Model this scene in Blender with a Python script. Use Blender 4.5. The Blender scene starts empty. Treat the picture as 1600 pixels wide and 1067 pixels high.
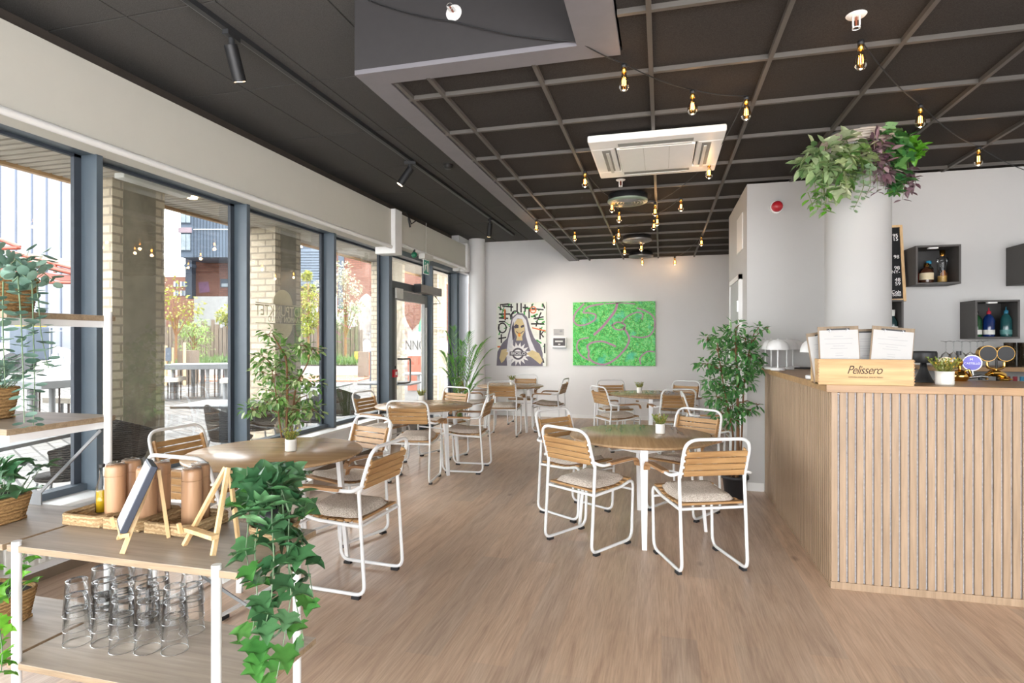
import bpy, math, random
from mathutils import Vector, Matrix
R = random.Random(7)
PI = math.pi
S = bpy.context.scene
COL = S.collection

# ------------------------------------------------------------------ survey of the room (metres), from the camera station
F, HY, YAW, EYE = 893.0, 533.5, .2559, 1.44
CY, SY = math.cos(YAW), math.sin(YAW)
def ray(x, y):
    r = (x-800)/F; u = (HY-y)/F
    return Vector((-SY+r*CY, CY+r*SY, u))
def at(x, y, d): return Vector((0, 0, EYE))+ray(x, y)*d
def onz(x, y, z):
    d = ray(x, y); return Vector((0, 0, EYE))+d*((z-EYE)/d.z)
def ony(x, y, Y):
    d = ray(x, y); return Vector((0, 0, EYE))+d*(Y/d.y)
def onx(x, y, X):
    d = ray(x, y); return Vector((0, 0, EYE))+d*(X/d.x)

# ------------------------------------------------------------------ mesh builder
def fillet(pts, rad, n=4, closed=False):
    pts = [Vector(p) for p in pts]; out = []; N = len(pts)
    for i, p in enumerate(pts):
        if not closed and i in (0, N-1): out.append(p); continue
        a = pts[i-1]; b = pts[(i+1) % N]
        u = (a-p); v = (b-p); r = rad[i] if isinstance(rad, (list, tuple)) else rad
        k = min(r, u.length*.49, v.length*.49)
        if k < 1e-4: out.append(p); continue
        p0 = p+u.normalized()*k; p1 = p+v.normalized()*k
        for j in range(n+1):
            t = j/n; out.append(p0*(1-t)**2+p*2*t*(1-t)+p1*t*t)
    return out
class MB:
    def __init__(s): s.v = []; s.f = []; s.s = []
    def add(s, vs, fs, smooth=False, M=None):
        o = len(s.v)
        for p in vs:
            p = Vector(p); s.v.append(tuple(M @ p if M else p))
        for f in fs: s.f.append(tuple(i+o for i in f)); s.s.append(smooth)
        return s
    def bx(s, x0, x1, y0, y1, z0, z1, M=None):
        return s.add([(x0,y0,z0),(x1,y0,z0),(x1,y1,z0),(x0,y1,z0),(x0,y0,z1),(x1,y0,z1),(x1,y1,z1),(x0,y1,z1)],
                     [(0,3,2,1),(4,5,6,7),(0,1,5,4),(1,2,6,5),(2,3,7,6),(3,0,4,7)], False, M)
    def bar(s, p, q, w, h, up=(0,0,1)):
        p = Vector(p); q = Vector(q); d = (q-p); L = d.length; d.normalize(); up = Vector(up)
        x = d.cross(up)
        if x.length < 1e-4: x = d.cross(Vector((1,0,0)))
        x.normalize(); z = x.cross(d)
        M = Matrix((x, d, z)).transposed().to_4x4(); M.translation = p
        return s.bx(-w/2, w/2, 0, L, -h/2, h/2, M)
    def tube(s, pts, r, n=8, closed=False, caps=True, r1=None):
        pts = [Vector(p) for p in pts]; N = len(pts); rings = []; up = None
        for i, p in enumerate(pts):
            if closed: t = pts[(i+1) % N]-pts[i-1]
            else: t = pts[min(i+1, N-1)]-pts[max(i-1, 0)]
            if t.length < 1e-9: t = Vector((0,0,1))
            t.normalize()
            if up is None:
                up = Vector((0,0,1)) if abs(t.z) < .9 else Vector((1,0,0))
            x = t.cross(up)
            if x.length < 1e-4: x = t.orthogonal()
            x.normalize(); up = x.cross(t).normalized()
            rr = r if r1 is None else r+(r1-r)*i/(N-1)
            rings.append([p+(x*math.cos(2*PI*k/n)+up*math.sin(2*PI*k/n))*rr for k in range(n)])
        vs = [v for g in rings for v in g]; fs = []
        for i in range(N if closed else N-1):
            a = i*n; b = ((i+1) % N)*n
            for k in range(n): fs.append((a+k, a+(k+1) % n, b+(k+1) % n, b+k))
        s.add(vs, fs, True)
        if caps and not closed: s.add(rings[0], [tuple(range(n-1,-1,-1))]); s.add(rings[-1], [tuple(range(n))])
        return s
    def cyl(s, p, q, r, n=16, r1=None): return s.tube([p, q], r, n, r1=r1)
    def lathe(s, prof, n=20, c=(0,0,0), M=None, smooth=True, caps=False):
        vs = []; fs = []; c = Vector(c); m = len(prof)
        for (r, z) in prof:
            for k in range(n):
                a = 2*PI*k/n; vs.append(Vector((r*math.cos(a), r*math.sin(a), z))+c)
        for i in range(m-1):
            for k in range(n): fs.append((i*n+k, i*n+(k+1) % n, (i+1)*n+(k+1) % n, (i+1)*n+k))
        s.add(vs, fs, smooth, M)
        if caps and prof[0][0] > 1e-5: s.add(vs[:n], [tuple(range(n-1,-1,-1))], False, M)
        if caps and prof[-1][0] > 1e-5: s.add(vs[-n:], [tuple(range(n))], False, M)
        return s
    def sph(s, c, r, n=10, sz=1.0):
        return s.lathe([(max(1e-6, r*math.sin(PI*i/n)), -r*sz*math.cos(PI*i/n)) for i in range(n+1)], n*2, c)
    def prism(s, poly, a, b, M=None):
        n = len(poly)
        vs = [(x, y, a) for x, y in poly]+[(x, y, b) for x, y in poly]
        return s.add(vs, [tuple(range(n-1,-1,-1)), tuple(range(n, 2*n))]+[(i, (i+1) % n, n+(i+1) % n, n+i) for i in range(n)], False, M)
    def ribbon(s, pts, w, nrm, th=.0008):
        pts = [Vector(p) for p in pts]; nrm = Vector(nrm); vs = []; fs = []
        for i, p in enumerate(pts):
            t = (pts[min(i+1, len(pts)-1)]-pts[max(i-1, 0)]).normalized(); x = t.cross(nrm).normalized()*w/2
            vs += [p-x, p+x, p+x+nrm*th, p-x+nrm*th]
        for i in range(len(pts)-1):
            a = 4*i; b = a+4
            for k in range(4): fs.append((a+k, a+(k+1) % 4, b+(k+1) % 4, b+k))
        return s.add(vs, fs)
    def build(s, name, m, parent=None, bevel=0, seg=2, sub=0, loc=None):
        me = bpy.data.meshes.new(name); me.from_pydata(s.v, [], s.f); me.materials.append(m)
        me.polygons.foreach_set('use_smooth', s.s); me.update()
        o = bpy.data.objects.new(name, me); COL.objects.link(o)
        if parent: o.parent = parent
        if loc is not None: o.location = loc
        if bevel:
            b = o.modifiers.new('bevel', 'BEVEL'); b.width = bevel; b.segments = seg; b.limit_method = 'ANGLE'; b.angle_limit = .7
        if sub:
            b = o.modifiers.new('sub', 'SUBSURF'); b.levels = b.render_levels = sub
        return o
def tag(o, label, cat, group=None, kind=None):
    o['label'] = label; o['category'] = cat
    if group: o['group'] = group
    if kind: o['kind'] = kind
    return o
def thing(name, label, cat, loc=(0,0,0), rz=0, group=None):
    o = bpy.data.objects.new(name, None); COL.objects.link(o); o.empty_display_size = .1
    o.location = loc; o.rotation_euler = (0, 0, rz); return tag(o, label, cat, group)
def struct(o, label=None):
    o['kind'] = 'structure'
    if label: o['label'] = label
    return o
def dup(root, loc, rz, label, group=None):
    def cp(o, par):
        c = o.copy(); COL.objects.link(c)
        if par: c.parent = par
        for ch in o.children: cp(ch, c)
        return c
    r = cp(root, None); r.location = loc; r.rotation_euler = (0, 0, rz); r['label'] = label
    if group: r['group'] = group
    return r
def text(body, size, M, m, parent=None, name='lettering', ext=.0006, ax='CENTER', sx=1.0, sp=1.0):
    cu = bpy.data.curves.new('t', 'FONT'); cu.body = body; cu.size = size; cu.align_x = ax; cu.align_y = 'CENTER'; cu.extrude = ext; cu.space_character = sp
    to = bpy.data.objects.new('t', cu); COL.objects.link(to)
    dg = bpy.context.evaluated_depsgraph_get()
    me = bpy.data.meshes.new_from_object(to.evaluated_get(dg)); bpy.data.objects.remove(to)
    me.transform(M @ Matrix.Diagonal((sx, 1, 1, 1))); me.materials.clear(); me.materials.append(m); me.name = name
    o = bpy.data.objects.new(name, me); COL.objects.link(o)
    if parent: o.parent = parent
    return o
def frame(o, x, y):            # matrix: local x axis, y axis, origin
    x = Vector(x).normalized(); y = Vector(y).normalized(); z = x.cross(y)
    M = Matrix((x, y, z)).transposed().to_4x4(); M.translation = Vector(o); return M

# ------------------------------------------------------------------ materials
def lin(c):
    if isinstance(c, str):
        c = c.lstrip('#'); c = [int(c[i:i+2], 16)/255 for i in (0, 2, 4)]
        return tuple((x/12.92 if x <= .04045 else ((x+.055)/1.055)**2.4) for x in c)
    return tuple(c)
def rgba(c): return (*lin(c), 1)
class NT:
    def __init__(s, name):
        s.m = bpy.data.materials.new(name); s.m.use_nodes = True; s.t = s.m.node_tree; s.t.nodes.clear()
        s.out = s.n('ShaderNodeOutputMaterial')
    def n(s, ty, **kw):
        nd = s.t.nodes.new(ty)
        for k, v in kw.items():
            if k in nd.inputs: nd.inputs[k].default_value = v
            else: setattr(nd, k, v)
        return nd
    def l(s, a, b): s.t.links.new(a, b)
    def coord(s, scale=(1,1,1), rot=(0,0,0), kind='Object'):
        tc = s.n('ShaderNodeTexCoord'); mp = s.n('ShaderNodeMapping'); mp.inputs['Scale'].default_value = scale; mp.inputs['Rotation'].default_value = rot
        s.l(tc.outputs[kind], mp.inputs[0]); return mp.outputs[0]
    def noise(s, vec, scale, detail=4, rough=.55, dist=0):
        nd = s.n('ShaderNodeTexNoise', Scale=scale, Detail=detail, Roughness=rough, Distortion=dist); s.l(vec, nd.inputs['Vector']); return nd.outputs['Fac']
    def ramp(s, fac, stops):
        r = s.n('ShaderNodeValToRGB'); e = r.color_ramp.elements
        while len(e) < len(stops): e.new(.5)
        for i, (p, c) in enumerate(stops): e[i].position = p; e[i].color = rgba(c)
        s.l(fac, r.inputs[0]); return r.outputs[0]
    def mix(s, fac, a, b, mode='MIX'):
        m = s.n('ShaderNodeMix', data_type='RGBA', blend_type=mode)
        for sock, v in ((m.inputs[0], fac), (m.inputs[6], a), (m.inputs[7], b)):
            if hasattr(v, 'is_linked'): s.l(v, sock)
            elif isinstance(v, (int, float)): sock.default_value = v
            else: sock.default_value = rgba(v)
        return m.outputs[2]
    def bsdf(s, col, rough=.5, metal=0, bump=None, bstr=.2, bdist=.01, spec=.5, **kw):
        b = s.n('ShaderNodeBsdfPrincipled'); b.inputs['Metallic'].default_value = metal; b.inputs['Specular IOR Level'].default_value = spec
        if hasattr(rough, 'is_linked'): s.l(rough, b.inputs['Roughness'])
        else: b.inputs['Roughness'].default_value = rough
        if hasattr(col, 'is_linked'): s.l(col, b.inputs['Base Color'])
        else: b.inputs['Base Color'].default_value = rgba(col)
        for k, v in kw.items(): b.inputs[k].default_value = v
        if bump is not None:
            bp = s.n('ShaderNodeBump'); bp.inputs['Strength'].default_value = bstr; bp.inputs['Distance'].default_value = bdist
            s.l(bump, bp.inputs['Height']); s.l(bp.outputs[0], b.inputs['Normal'])
        s.l(b.outputs[0], s.out.inputs[0]); s.b = b; return s.m
def plain(name, c, rough=.5, metal=0, var=.06, scale=14, bump=.05, spec=.5, **kw):
    t = NT(name); v = t.coord(); f = t.noise(v, scale, 3)
    c = lin(c); lo = tuple(x*(1-var) for x in c); hi = tuple(min(1, x*(1+var)) for x in c)
    col = t.ramp(f, [(.3, lo), (.7, hi)])
    return t.bsdf(col, rough, metal, t.noise(v, scale*6, 2), bump, .004, spec, **kw)
def wood(name, c1, c2, axis=0, rough=.45, grain=26, dark=.0, coat=0):
    t = NT(name); sc = [grain]*3; sc[axis] = grain*.06
    v = t.coord(tuple(sc)); f = t.noise(v, 1, 6, .6, .6); g = t.noise(t.coord(tuple(x*4 for x in sc)), 1, 3)
    col = t.ramp(f, [(.28, c1), (.72, c2)]); col = t.mix(.18, col, t.ramp(g, [(.35, (.12,.08,.05)), (.6, (1,1,1))]), 'MULTIPLY')
    return t.bsdf(col, rough, 0, g, .05, .002)
def leafmat(name, cs, rough=.42, tr=.25):
    t = NT(name); g = t.n('ShaderNodeNewGeometry'); n = len(cs)
    col = t.ramp(g.outputs['Random Per Island'], [(i/max(1, n-1), c) for i, c in enumerate(cs)])
    v = t.noise(t.coord(), 60, 3); col = t.mix(.25, col, t.ramp(v, [(.3, (.45,.5,.4)), (.65, (1,1,1))]), 'MULTIPLY')
    b = t.n('ShaderNodeBsdfPrincipled'); t.l(col, b.inputs['Base Color']); b.inputs['Roughness'].default_value = rough
    tl = t.n('ShaderNodeBsdfTranslucent'); t.l(col, tl.inputs[0]); mx = t.n('ShaderNodeMixShader'); mx.inputs[0].default_value = tr
    t.l(b.outputs[0], mx.inputs[1]); t.l(tl.outputs[0], mx.inputs[2]); t.l(mx.outputs[0], t.out.inputs[0]); return t.m
def emit(name, c, st):
    t = NT(name); e = t.n('ShaderNodeEmission'); e.inputs[0].default_value = rgba(c); e.inputs[1].default_value = st; t.l(e.outputs[0], t.out.inputs[0]); return t.m
def clear(name, tint, refl=1.0, rough=.0, edge=None):
    t = NT(name); lw = t.n('ShaderNodeLayerWeight'); lw.inputs[0].default_value = .5
    tr = t.n('ShaderNodeBsdfTransparent'); gl = t.n('ShaderNodeBsdfGlossy'); gl.inputs['Roughness'].default_value = rough
    if edge: t.l(t.ramp(lw.outputs['Facing'], [(.45, tint), (.95, edge)]), tr.inputs[0])
    else: tr.inputs[0].default_value = rgba(tint)
    fr = t.n('ShaderNodeFresnel'); fr.inputs[0].default_value = 1.45; mu = t.n('ShaderNodeMath', operation='MULTIPLY'); mu.inputs[1].default_value = refl
    t.l(fr.outputs[0], mu.inputs[0]); mx = t.n('ShaderNodeMixShader'); t.l(mu.outputs[0], mx.inputs[0]); t.l(tr.outputs[0], mx.inputs[1]); t.l(gl.outputs[0], mx.inputs[2])
    t.l(mx.outputs[0], t.out.inputs[0]); return t.m
def bricks(name, c1, c2, mortar, bw=.23, rh=.075, msize=.012, rough=.85, bump=.5):
    t = NT(name); tc = t.n('ShaderNodeTexCoord'); sp = t.n('ShaderNodeSeparateXYZ'); t.l(tc.outputs['Object'], sp.inputs[0])
    ad = t.n('ShaderNodeMath', operation='ADD'); t.l(sp.outputs[0], ad.inputs[0]); t.l(sp.outputs[1], ad.inputs[1])
    cb = t.n('ShaderNodeCombineXYZ'); t.l(ad.outputs[0], cb.inputs[0]); t.l(sp.outputs[2], cb.inputs[1])
    b = t.n('ShaderNodeTexBrick'); t.l(cb.outputs[0], b.inputs[0])
    b.inputs['Color1'].default_value = rgba(c1); b.inputs['Color2'].default_value = rgba(c2); b.inputs['Mortar'].default_value = rgba(mortar)
    b.inputs['Scale'].default_value = 1; b.inputs['Mortar Size'].default_value = msize; b.inputs['Brick Width'].default_value = bw; b.inputs['Row Height'].default_value = rh; b.inputs['Bias'].default_value = 0
    nz = t.noise(t.coord(), 25, 4); col = t.mix(.35, b.outputs[0], t.ramp(nz, [(.3, (.6,.6,.6)), (.7, (1,1,1))]), 'MULTIPLY')
    inv = t.n('ShaderNodeMath', operation='SUBTRACT'); inv.inputs[0].default_value = 1; t.l(b.outputs['Fac'], inv.inputs[1])
    return t.bsdf(col, rough, 0, inv.outputs[0], bump, .012, .2)

def floor_mat():
    t = NT('oak plank vinyl'); tc = t.n('ShaderNodeTexCoord'); mp = t.n('ShaderNodeMapping'); mp.inputs['Rotation'].default_value = (0, 0, PI/2); t.l(tc.outputs['Object'], mp.inputs[0])
    b = t.n('ShaderNodeTexBrick'); t.l(mp.outputs[0], b.inputs[0]); b.offset = .37; b.inputs['Scale'].default_value = 1
    b.inputs['Color1'].default_value = (.0,.0,.0,1); b.inputs['Color2'].default_value = (1,1,1,1); b.inputs['Mortar'].default_value = (.4,.4,.4,1)
    b.inputs['Mortar Size'].default_value = .0012; b.inputs['Brick Width'].default_value = 1.22; b.inputs['Row Height'].default_value = .165
    sp = t.n('ShaderNodeSeparateColor'); t.l(b.outputs[0], sp.inputs[0])
    g = t.noise(t.coord((14, 1.3, 1)), 1, 7, .62, 1.2); g2 = t.noise(t.coord((120, 5, 1)), 1, 3); bl = t.noise(t.coord((1.6, .8, 1)), 1, 3)
    col = t.ramp(g, [(.25, '#b29782'), (.5, '#cdb39c'), (.75, '#dcc5af')])
    pl = t.ramp(sp.outputs[0], [(0, (.84,.84,.85)), (.5, (.93,.90,.87)), (1, (1,.95,.90))]); col = t.mix(1.0, col, pl, 'MULTIPLY')
    col = t.mix(.45, col, t.ramp(g2, [(.3, (.55,.5,.46)), (.6, (1,1,1))]), 'MULTIPLY')
    col = t.mix(.4, col, t.ramp(bl, [(.35, (.72,.70,.68)), (.65, (1,1,1))]), 'MULTIPLY')
    kn = t.n('ShaderNodeTexVoronoi'); kn.inputs['Scale'].default_value = 1; t.l(t.coord((3.1, 1.5, 1)), kn.inputs['Vector'])
    col = t.mix(.6, col, t.ramp(kn.outputs['Distance'], [(.03, (.35,.28,.22)), (.09, (1,1,1))]), 'MULTIPLY')
    inv = t.n('ShaderNodeMath', operation='SUBTRACT'); inv.inputs[0].default_value = 1; t.l(b.outputs['Fac'], inv.inputs[1])
    return t.bsdf(col, t.ramp(g, [(.3, (.40,)*3), (.7, (.30,)*3)]), 0, g2, .06, .003, .5)
def tile_mat(name, c):
    t = NT(name); f = t.noise(t.coord(), 220, 3, .7); g = t.noise(t.coord(), 3, 2)
    c = lin(c); col = t.ramp(f, [(.35, tuple(x*.72 for x in c)), (.65, tuple(x*1.25 for x in c))])
    return t.bsdf(col, .95, 0, f, .25, .004, .15)
def weave_mat(name, c1, c2, sc=60):
    t = NT(name); v = t.coord(); w = t.n('ShaderNodeTexWave', wave_type='BANDS', bands_direction='Z'); w.inputs['Scale'].default_value = sc*.35; w.inputs['Distortion'].default_value = 4; w.inputs['Detail Scale'].default_value = 3
    t.l(v, w.inputs[0]); f = t.noise(v, sc*2, 3); mx = t.n('ShaderNodeMath', operation='MULTIPLY'); t.l(w.outputs['Fac'], mx.inputs[0]); t.l(f, mx.inputs[1])
    return t.bsdf(t.ramp(mx.outputs[0], [(.1, c1), (.5, c2)]), .85, 0, mx.outputs[0], .8, .006, .2)
def boucle():
    t = NT('boucle'); v = t.coord(); vo = t.n('ShaderNodeTexVoronoi'); vo.inputs['Scale'].default_value = 190; t.l(v, vo.inputs['Vector']); n = t.noise(v, 110, 3)
    return t.bsdf(t.ramp(n, [(.3, '#b9aa9a'), (.65, '#ddd2c6')]), .95, 0, vo.outputs['Distance'], .7, .006, .1)
def green_paint():
    t = NT('green abstract paint'); v = t.coord()
    a = t.noise(v, 5, 8, .78, 3.2); b = t.noise(v, 22, 6, .75, 3.5); c = t.noise(v, 3, 3)
    col = t.ramp(a, [(.34, '#04591f'), (.44, '#0b9a30'), (.51, '#1fc443'), (.58, '#7be08a'), (.66, '#0f9a4e')])
    col = t.mix(t.ramp(b, [(.54, (0,0,0)), (.60, (1,1,1))]), col, '#b9ec86')
    col = t.mix(t.ramp(c, [(.58, (0,0,0)), (.7, (.7,.7,.7))]), col, '#3fc8a0')
    return t.bsdf(col, .45, 0, b, .25, .004)
def cobble_mat():
    t = NT('cobble paving'); v = t.coord((1,1,1), (0,0,.5)); b = t.n('ShaderNodeTexBrick'); t.l(v, b.inputs[0]); b.offset = .43
    b.inputs['Color1'].default_value = rgba('#454442'); b.inputs['Color2'].default_value = rgba('#5b5956'); b.inputs['Mortar'].default_value = rgba('#201f1d')
    b.inputs['Scale'].default_value = 1; b.inputs['Mortar Size'].default_value = .014; b.inputs['Brick Width'].default_value = .36; b.inputs['Row Height'].default_value = .2
    n = t.noise(t.coord(), 9, 5); col = t.mix(.4, b.outputs[0], t.ramp(n, [(.3, (.62,.6,.58)), (.7, (1,1,1))]), 'MULTIPLY')
    return t.bsdf(col, .8, 0, b.outputs['Fac'], .3, .01, .3)

M = {}
M['floor'] = floor_mat()
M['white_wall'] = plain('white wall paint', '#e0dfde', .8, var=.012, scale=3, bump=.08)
M['white_wall_dimmed'] = plain('white wall paint dimmed', '#bcbbb9', .8, var=.012, scale=3, bump=.08)  # darker copy of the white wall paint, offsets strong daylight on the block
M['white_col_dimmed'] = plain('white column paint dimmed', '#adacaa', .8, var=.012, scale=3, bump=.08)  # white paint darkened further, evens out the over-lit bar column
M['tumbler_rim'] = clear('tumbler rim glass', (.82,.83,.84), 1.6, .08, (.9,.92,.93))
M['valance'] = plain('warm white blind fabric', '#cac8be', .85, var=.012, scale=5, bump=.05)
M['white_trim'] = plain('white gloss trim', '#e6e6e4', .4, var=.01)
M['dark_tile'] = tile_mat('charcoal acoustic tile', '#3c3937')
M['dark_tile2'] = tile_mat('charcoal ceiling board', '#555453')
M['dark_bulk'] = plain('matt charcoal paint', '#363435', .85, var=.04)
M['brown_strip'] = plain('dark brown strip', '#4d453f', .8)  # dark brown strip between the blind cassettes and the high ceiling
M['grid'] = plain('grey ceiling grid', '#55514d', .5, var=.03)
M['rim'] = plain('grey bulkhead rim', '#77757a', .6, var=.03)
M['frame'] = plain('blue grey window frame', '#4f5a63', .4, var=.02)
M['gasket'] = plain('dark gasket', '#353c45', .6)
M['glass'] = clear('window glass', (.985,.995,.99), .3)
M['black'] = plain('matt black', '#1f2022', .5)
M['track'] = plain('track charcoal', '#333436', .45)
M['white_metal'] = plain('white powder coat', '#d9d9d8', .35, var=.01)
M['grey_metal'] = plain('brushed grey metal', '#8e8f90', .4, .6, var=.05)
M['oak_top'] = wood('oak table veneer', '#9a7b58', '#b89873', 0, .27, 14)
M['teak'] = wood('teak slat', '#91693f', '#c09a69', 0, .5, 30)
M['teak_y'] = wood('teak arm', '#8a623f', '#b58d62', 1, .5, 30)
M['boucle'] = boucle()
M['shelf'] = wood('grey oak shelf', '#9a8c7c', '#b6a898', 0, .4, 16)
M['shelf_edge'] = wood('chipboard edge', '#7f6c55', '#a28d72', 0, .6, 40)
M['bar_oak'] = wood('pale oak slat', '#937b61', '#aa9177', 2, .5, 22)
M['bar_top'] = wood('oak worktop', '#93714d', '#b8946a', 0, .4, 16)
M['felt'] = plain('grey felt', '#a9a9ac', .95, var=.25, scale=60)
M['pine'] = wood('pale pine', '#c79f6c', '#e6c797', 2, .5, 24)
M['crate'] = wood('pine crate', '#b18d5c', '#cdab7b', 0, .55, 18)
M['beech'] = wood('beech mill', '#a57a58', '#bf9875', 2, .4, 22)
M['clipboard'] = wood('brown board', '#6f5d49', '#8d7a62', 2, .6, 20)
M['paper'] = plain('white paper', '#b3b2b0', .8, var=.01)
M['ink'] = plain('grey ink', '#9a9a9c', .8)
M['ink_dark'] = plain('dark ink', '#3d2f26', .8)
M['seagrass'] = weave_mat('seagrass weave', '#a08561', '#c6ac84')
M['basket'] = weave_mat('basket weave', '#8a6b45', '#b08d60')
M['tumbler'] = clear('tumbler glass', (.975,.98,.98), .7, .03, (.80,.81,.82))
M['clearglass'] = clear('clear glass', (.96,.97,.97), .6, .02, (.68,.7,.72))
M['bulb'] = clear('amber bulb glass', (1,.80,.48), .8, .0, (.80,.42,.12))
M['filament'] = emit('glowing filament', (1,.47,.11), 16)
M['brass'] = plain('polished brass', '#c79a4b', .2, 1, var=.03)
M['gold'] = plain('gold chrome', '#d9ad5e', .12, 1, var=.02)
M['chrome'] = plain('chrome', '#c9cbcd', .15, 1, var=.02)
M['soil'] = plain('dark soil', '#2c221a', .95, var=.3, scale=60)
M['pot_white'] = plain('white ceramic', '#dcd9d1', .4, var=.03)
M['pot_black'] = plain('black plastic pot', '#2b2c2f', .5)
M['bark'] = wood('bark', '#5d4029', '#87623f', 2, .8, 40)
M['stem'] = plain('green stem', '#6a7b3b', .6)
M['red'] = plain('signal red', '#b3202c', .35)
M['sign_green'] = plain('sign green', '#1f8f78', .4)
M['white_plastic'] = plain('white plastic', '#f4f4f2', .4, var=.01)
M['offwhite'] = plain('light grey plastic', '#cfcfc9', .5)
M['canvas'] = plain('primed canvas', '#e4e6dc', .8)
M['brick_pale'] = bricks('pale brick', '#c6b9a3', '#b3a58f', '#9a8f7e', .24, .09)
M['concrete'] = plain('raw concrete', '#877f6e', .85, var=.16, scale=6, bump=.2)
M['concrete_light'] = plain('pale concrete', '#8f8f8d', .8, var=.12, scale=3, bump=.15)
M['brick_red'] = bricks('red brick', '#6b473b', '#7a5648', '#57443d', .5, .16, .02)
M['cobble'] = cobble_mat()
M['steel_blue'] = plain('blue grey cladding', '#55606d', .5, var=.04)
M['steel_dark'] = plain('dark cladding seam', '#39424d', .6)
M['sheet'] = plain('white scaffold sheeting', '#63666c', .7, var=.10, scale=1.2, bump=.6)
M['strap'] = plain('dark strap', '#3a4150', .7)
M['orange_steel'] = plain('red oxide steel', '#73301f', .5, var=.08)
M['slat'] = wood('weathered slat', '#a39b8e', '#bdb5a8', 0, .7, 20)
M['timber_edge'] = wood('timber edge', '#a3835c', '#c3a27a', 1, .6, 20)
M['weathered'] = wood('weathered stake', '#4c4238', '#6d5f50', 2, .85, 12)
M['table_concrete'] = plain('grey table concrete', '#5c5e60', .8, var=.12, scale=3, bump=.15)
M['rust'] = plain('rusty rod', '#4b3f3a', .8, var=.2)
M['wicker'] = weave_mat('dark wicker', '#2b2826', '#55504b', 50)
M['patio_top'] = plain('grey patio top', '#6e6f70', .5)
M['sky_glass'] = plain('grey window pane', '#8d979c', .15, var=.2, scale=1)
# ================================================================== ROOM SHELL
YB, XW, XR, YF = 10.74, -3.74, 4.6, -2.8
ZG, ZC = 2.96, 3.39                              # grid ceiling, high ceiling
struct(MB().bx(-3.74, XR, YF, 13, -.12, 0).build('floor', M['floor']))
struct(MB().bx(-3.6, XR, YB, YB+.15, 0, 3.6).build('wall_back', M['white_wall']))
struct(MB().bx(-3.3, .8, YB-.012, YB, 0, .07).build('baseboard_back', M['white_trim']))
# white block with the side door
blk = struct(MB().bx(.8, 1.02, 5.92, 7.46, 0, ZG).bx(1.02, XR, 5.92, 6.05, 0, ZG).bx(1.02, XR, 7.3, 7.46, 0, ZG).build('wall_right', M['white_wall_dimmed']))
MB().bx(.8, .95, 5.909, 5.92, 0, .08).build('baseboard', M['white_trim'], blk)
MB().bx(.79, .8, 6.2, 6.62, 2.38, 2.75).build('access_panel', M['white_trim'], blk)
struct(MB().bx(XR, XR+.15, YF, 11, 0, 3.6).build('wall_side', M['white_wall']))
dr = struct(MB().bx(.765, .8, 6.25, 6.3, 0, 2.13).bx(.765, .8, 7.06, 7.11, 0, 2.13).bx(.765, .8, 6.25, 7.11, 2.08, 2.13).build('door_2', M['white_trim']))
MB().bx(.775, .797, 6.3, 7.06, .01, 2.08).build('door_leaf', plain('grey door', '#a9acac', .5, var=.02), dr, .003)
MB().bx(.755, .775, 6.305, 6.33, 1.75, 1.86).bx(.755, .775, 6.305, 6.33, .25, .36).build('hinge', M['chrome'], dr)
h = MB().tube(fillet([(.775, 6.98, 1.03), (.72, 6.98, 1.03), (.72, 6.86, 1.03)], .02), .009).build('door_handle', M['chrome'], dr)
# high ceiling: boards with open joints
cb = MB().bx(XW-.05, XR, YF, YB+.1, ZC+.012, ZC+.1)
xs = [XW, -3.107, -2.475, -1.843, -1.211, -.579, .053]
ys = [-3.6, -2.44, -1.405, -.37, .665, 1.70, 2.735, 3.77, 4.805, 5.84, 6.875, 7.91, 8.945, 9.98, YB]
for i in range(len(xs)-1):
    for j in range(len(ys)-1):
        cb.bx(xs[i]+.005, xs[i+1]-.005, ys[j]+.005, ys[j+1]-.005, ZC, ZC+.013)
struct(cb.build('ceiling', M['dark_tile2']))
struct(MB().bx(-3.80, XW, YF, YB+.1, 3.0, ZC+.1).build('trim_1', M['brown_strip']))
# lowered grid ceiling with its grey rim
GX0, GX1, GY0 = -1.69, XR, 2.92
lc = MB()
lc.bx(GX0+.15, GX1, GY0+.15, YB, ZG+.02, ZG+.04)
lc.bx(-.2, GX1, YF, GY0+.15, ZG+.02, ZG+.04)
struct(lc.build('ceiling_grid', M['dark_tile']))
struct(MB().bx(GX0, GX0+.02, GY0, YB, ZG+.022, ZC).bx(GX0+.02, -.42, GY0, GY0+.02, ZG+.022, ZC).bx(-.42, -.40, YF, GY0+.02, ZG+.022, ZC).build('trim_2', M['dark_bulk']))
struct(MB().bx(GX0, GX0+.15, GY0, YB, ZG-.004, ZG+.022).bx(GX0+.15, -.42, GY0, GY0+.15, ZG-.004, ZG+.022).bx(-.42, -.21, YF, GY0+.15, ZG-.004, ZG+.022).build('trim_3', M['rim']))
gr = MB()
for k in range(-3, 8):
    x = -.057+.622*k
    if x > GX0+.16 and x < GX1: gr.bx(x-.012, x+.012, (GY0+.14 if x < -.2 else YF), YB, ZG-.006, ZG+.022)
for j in range(-11, 13):
    y = 3.32+.622*(j)
    if y < YB-.02 and y > YF: gr.bx((GX0+.15 if y > GY0+.1 else -.2), GX1, y-.012, y+.012, ZG-.005, ZG+.022)
gr.bx(GX0+.165, GX0+.19, GY0+.16, YB, ZG-.004, ZG+.022)
struct(gr.build('trim_4', M['grid']))
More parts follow.
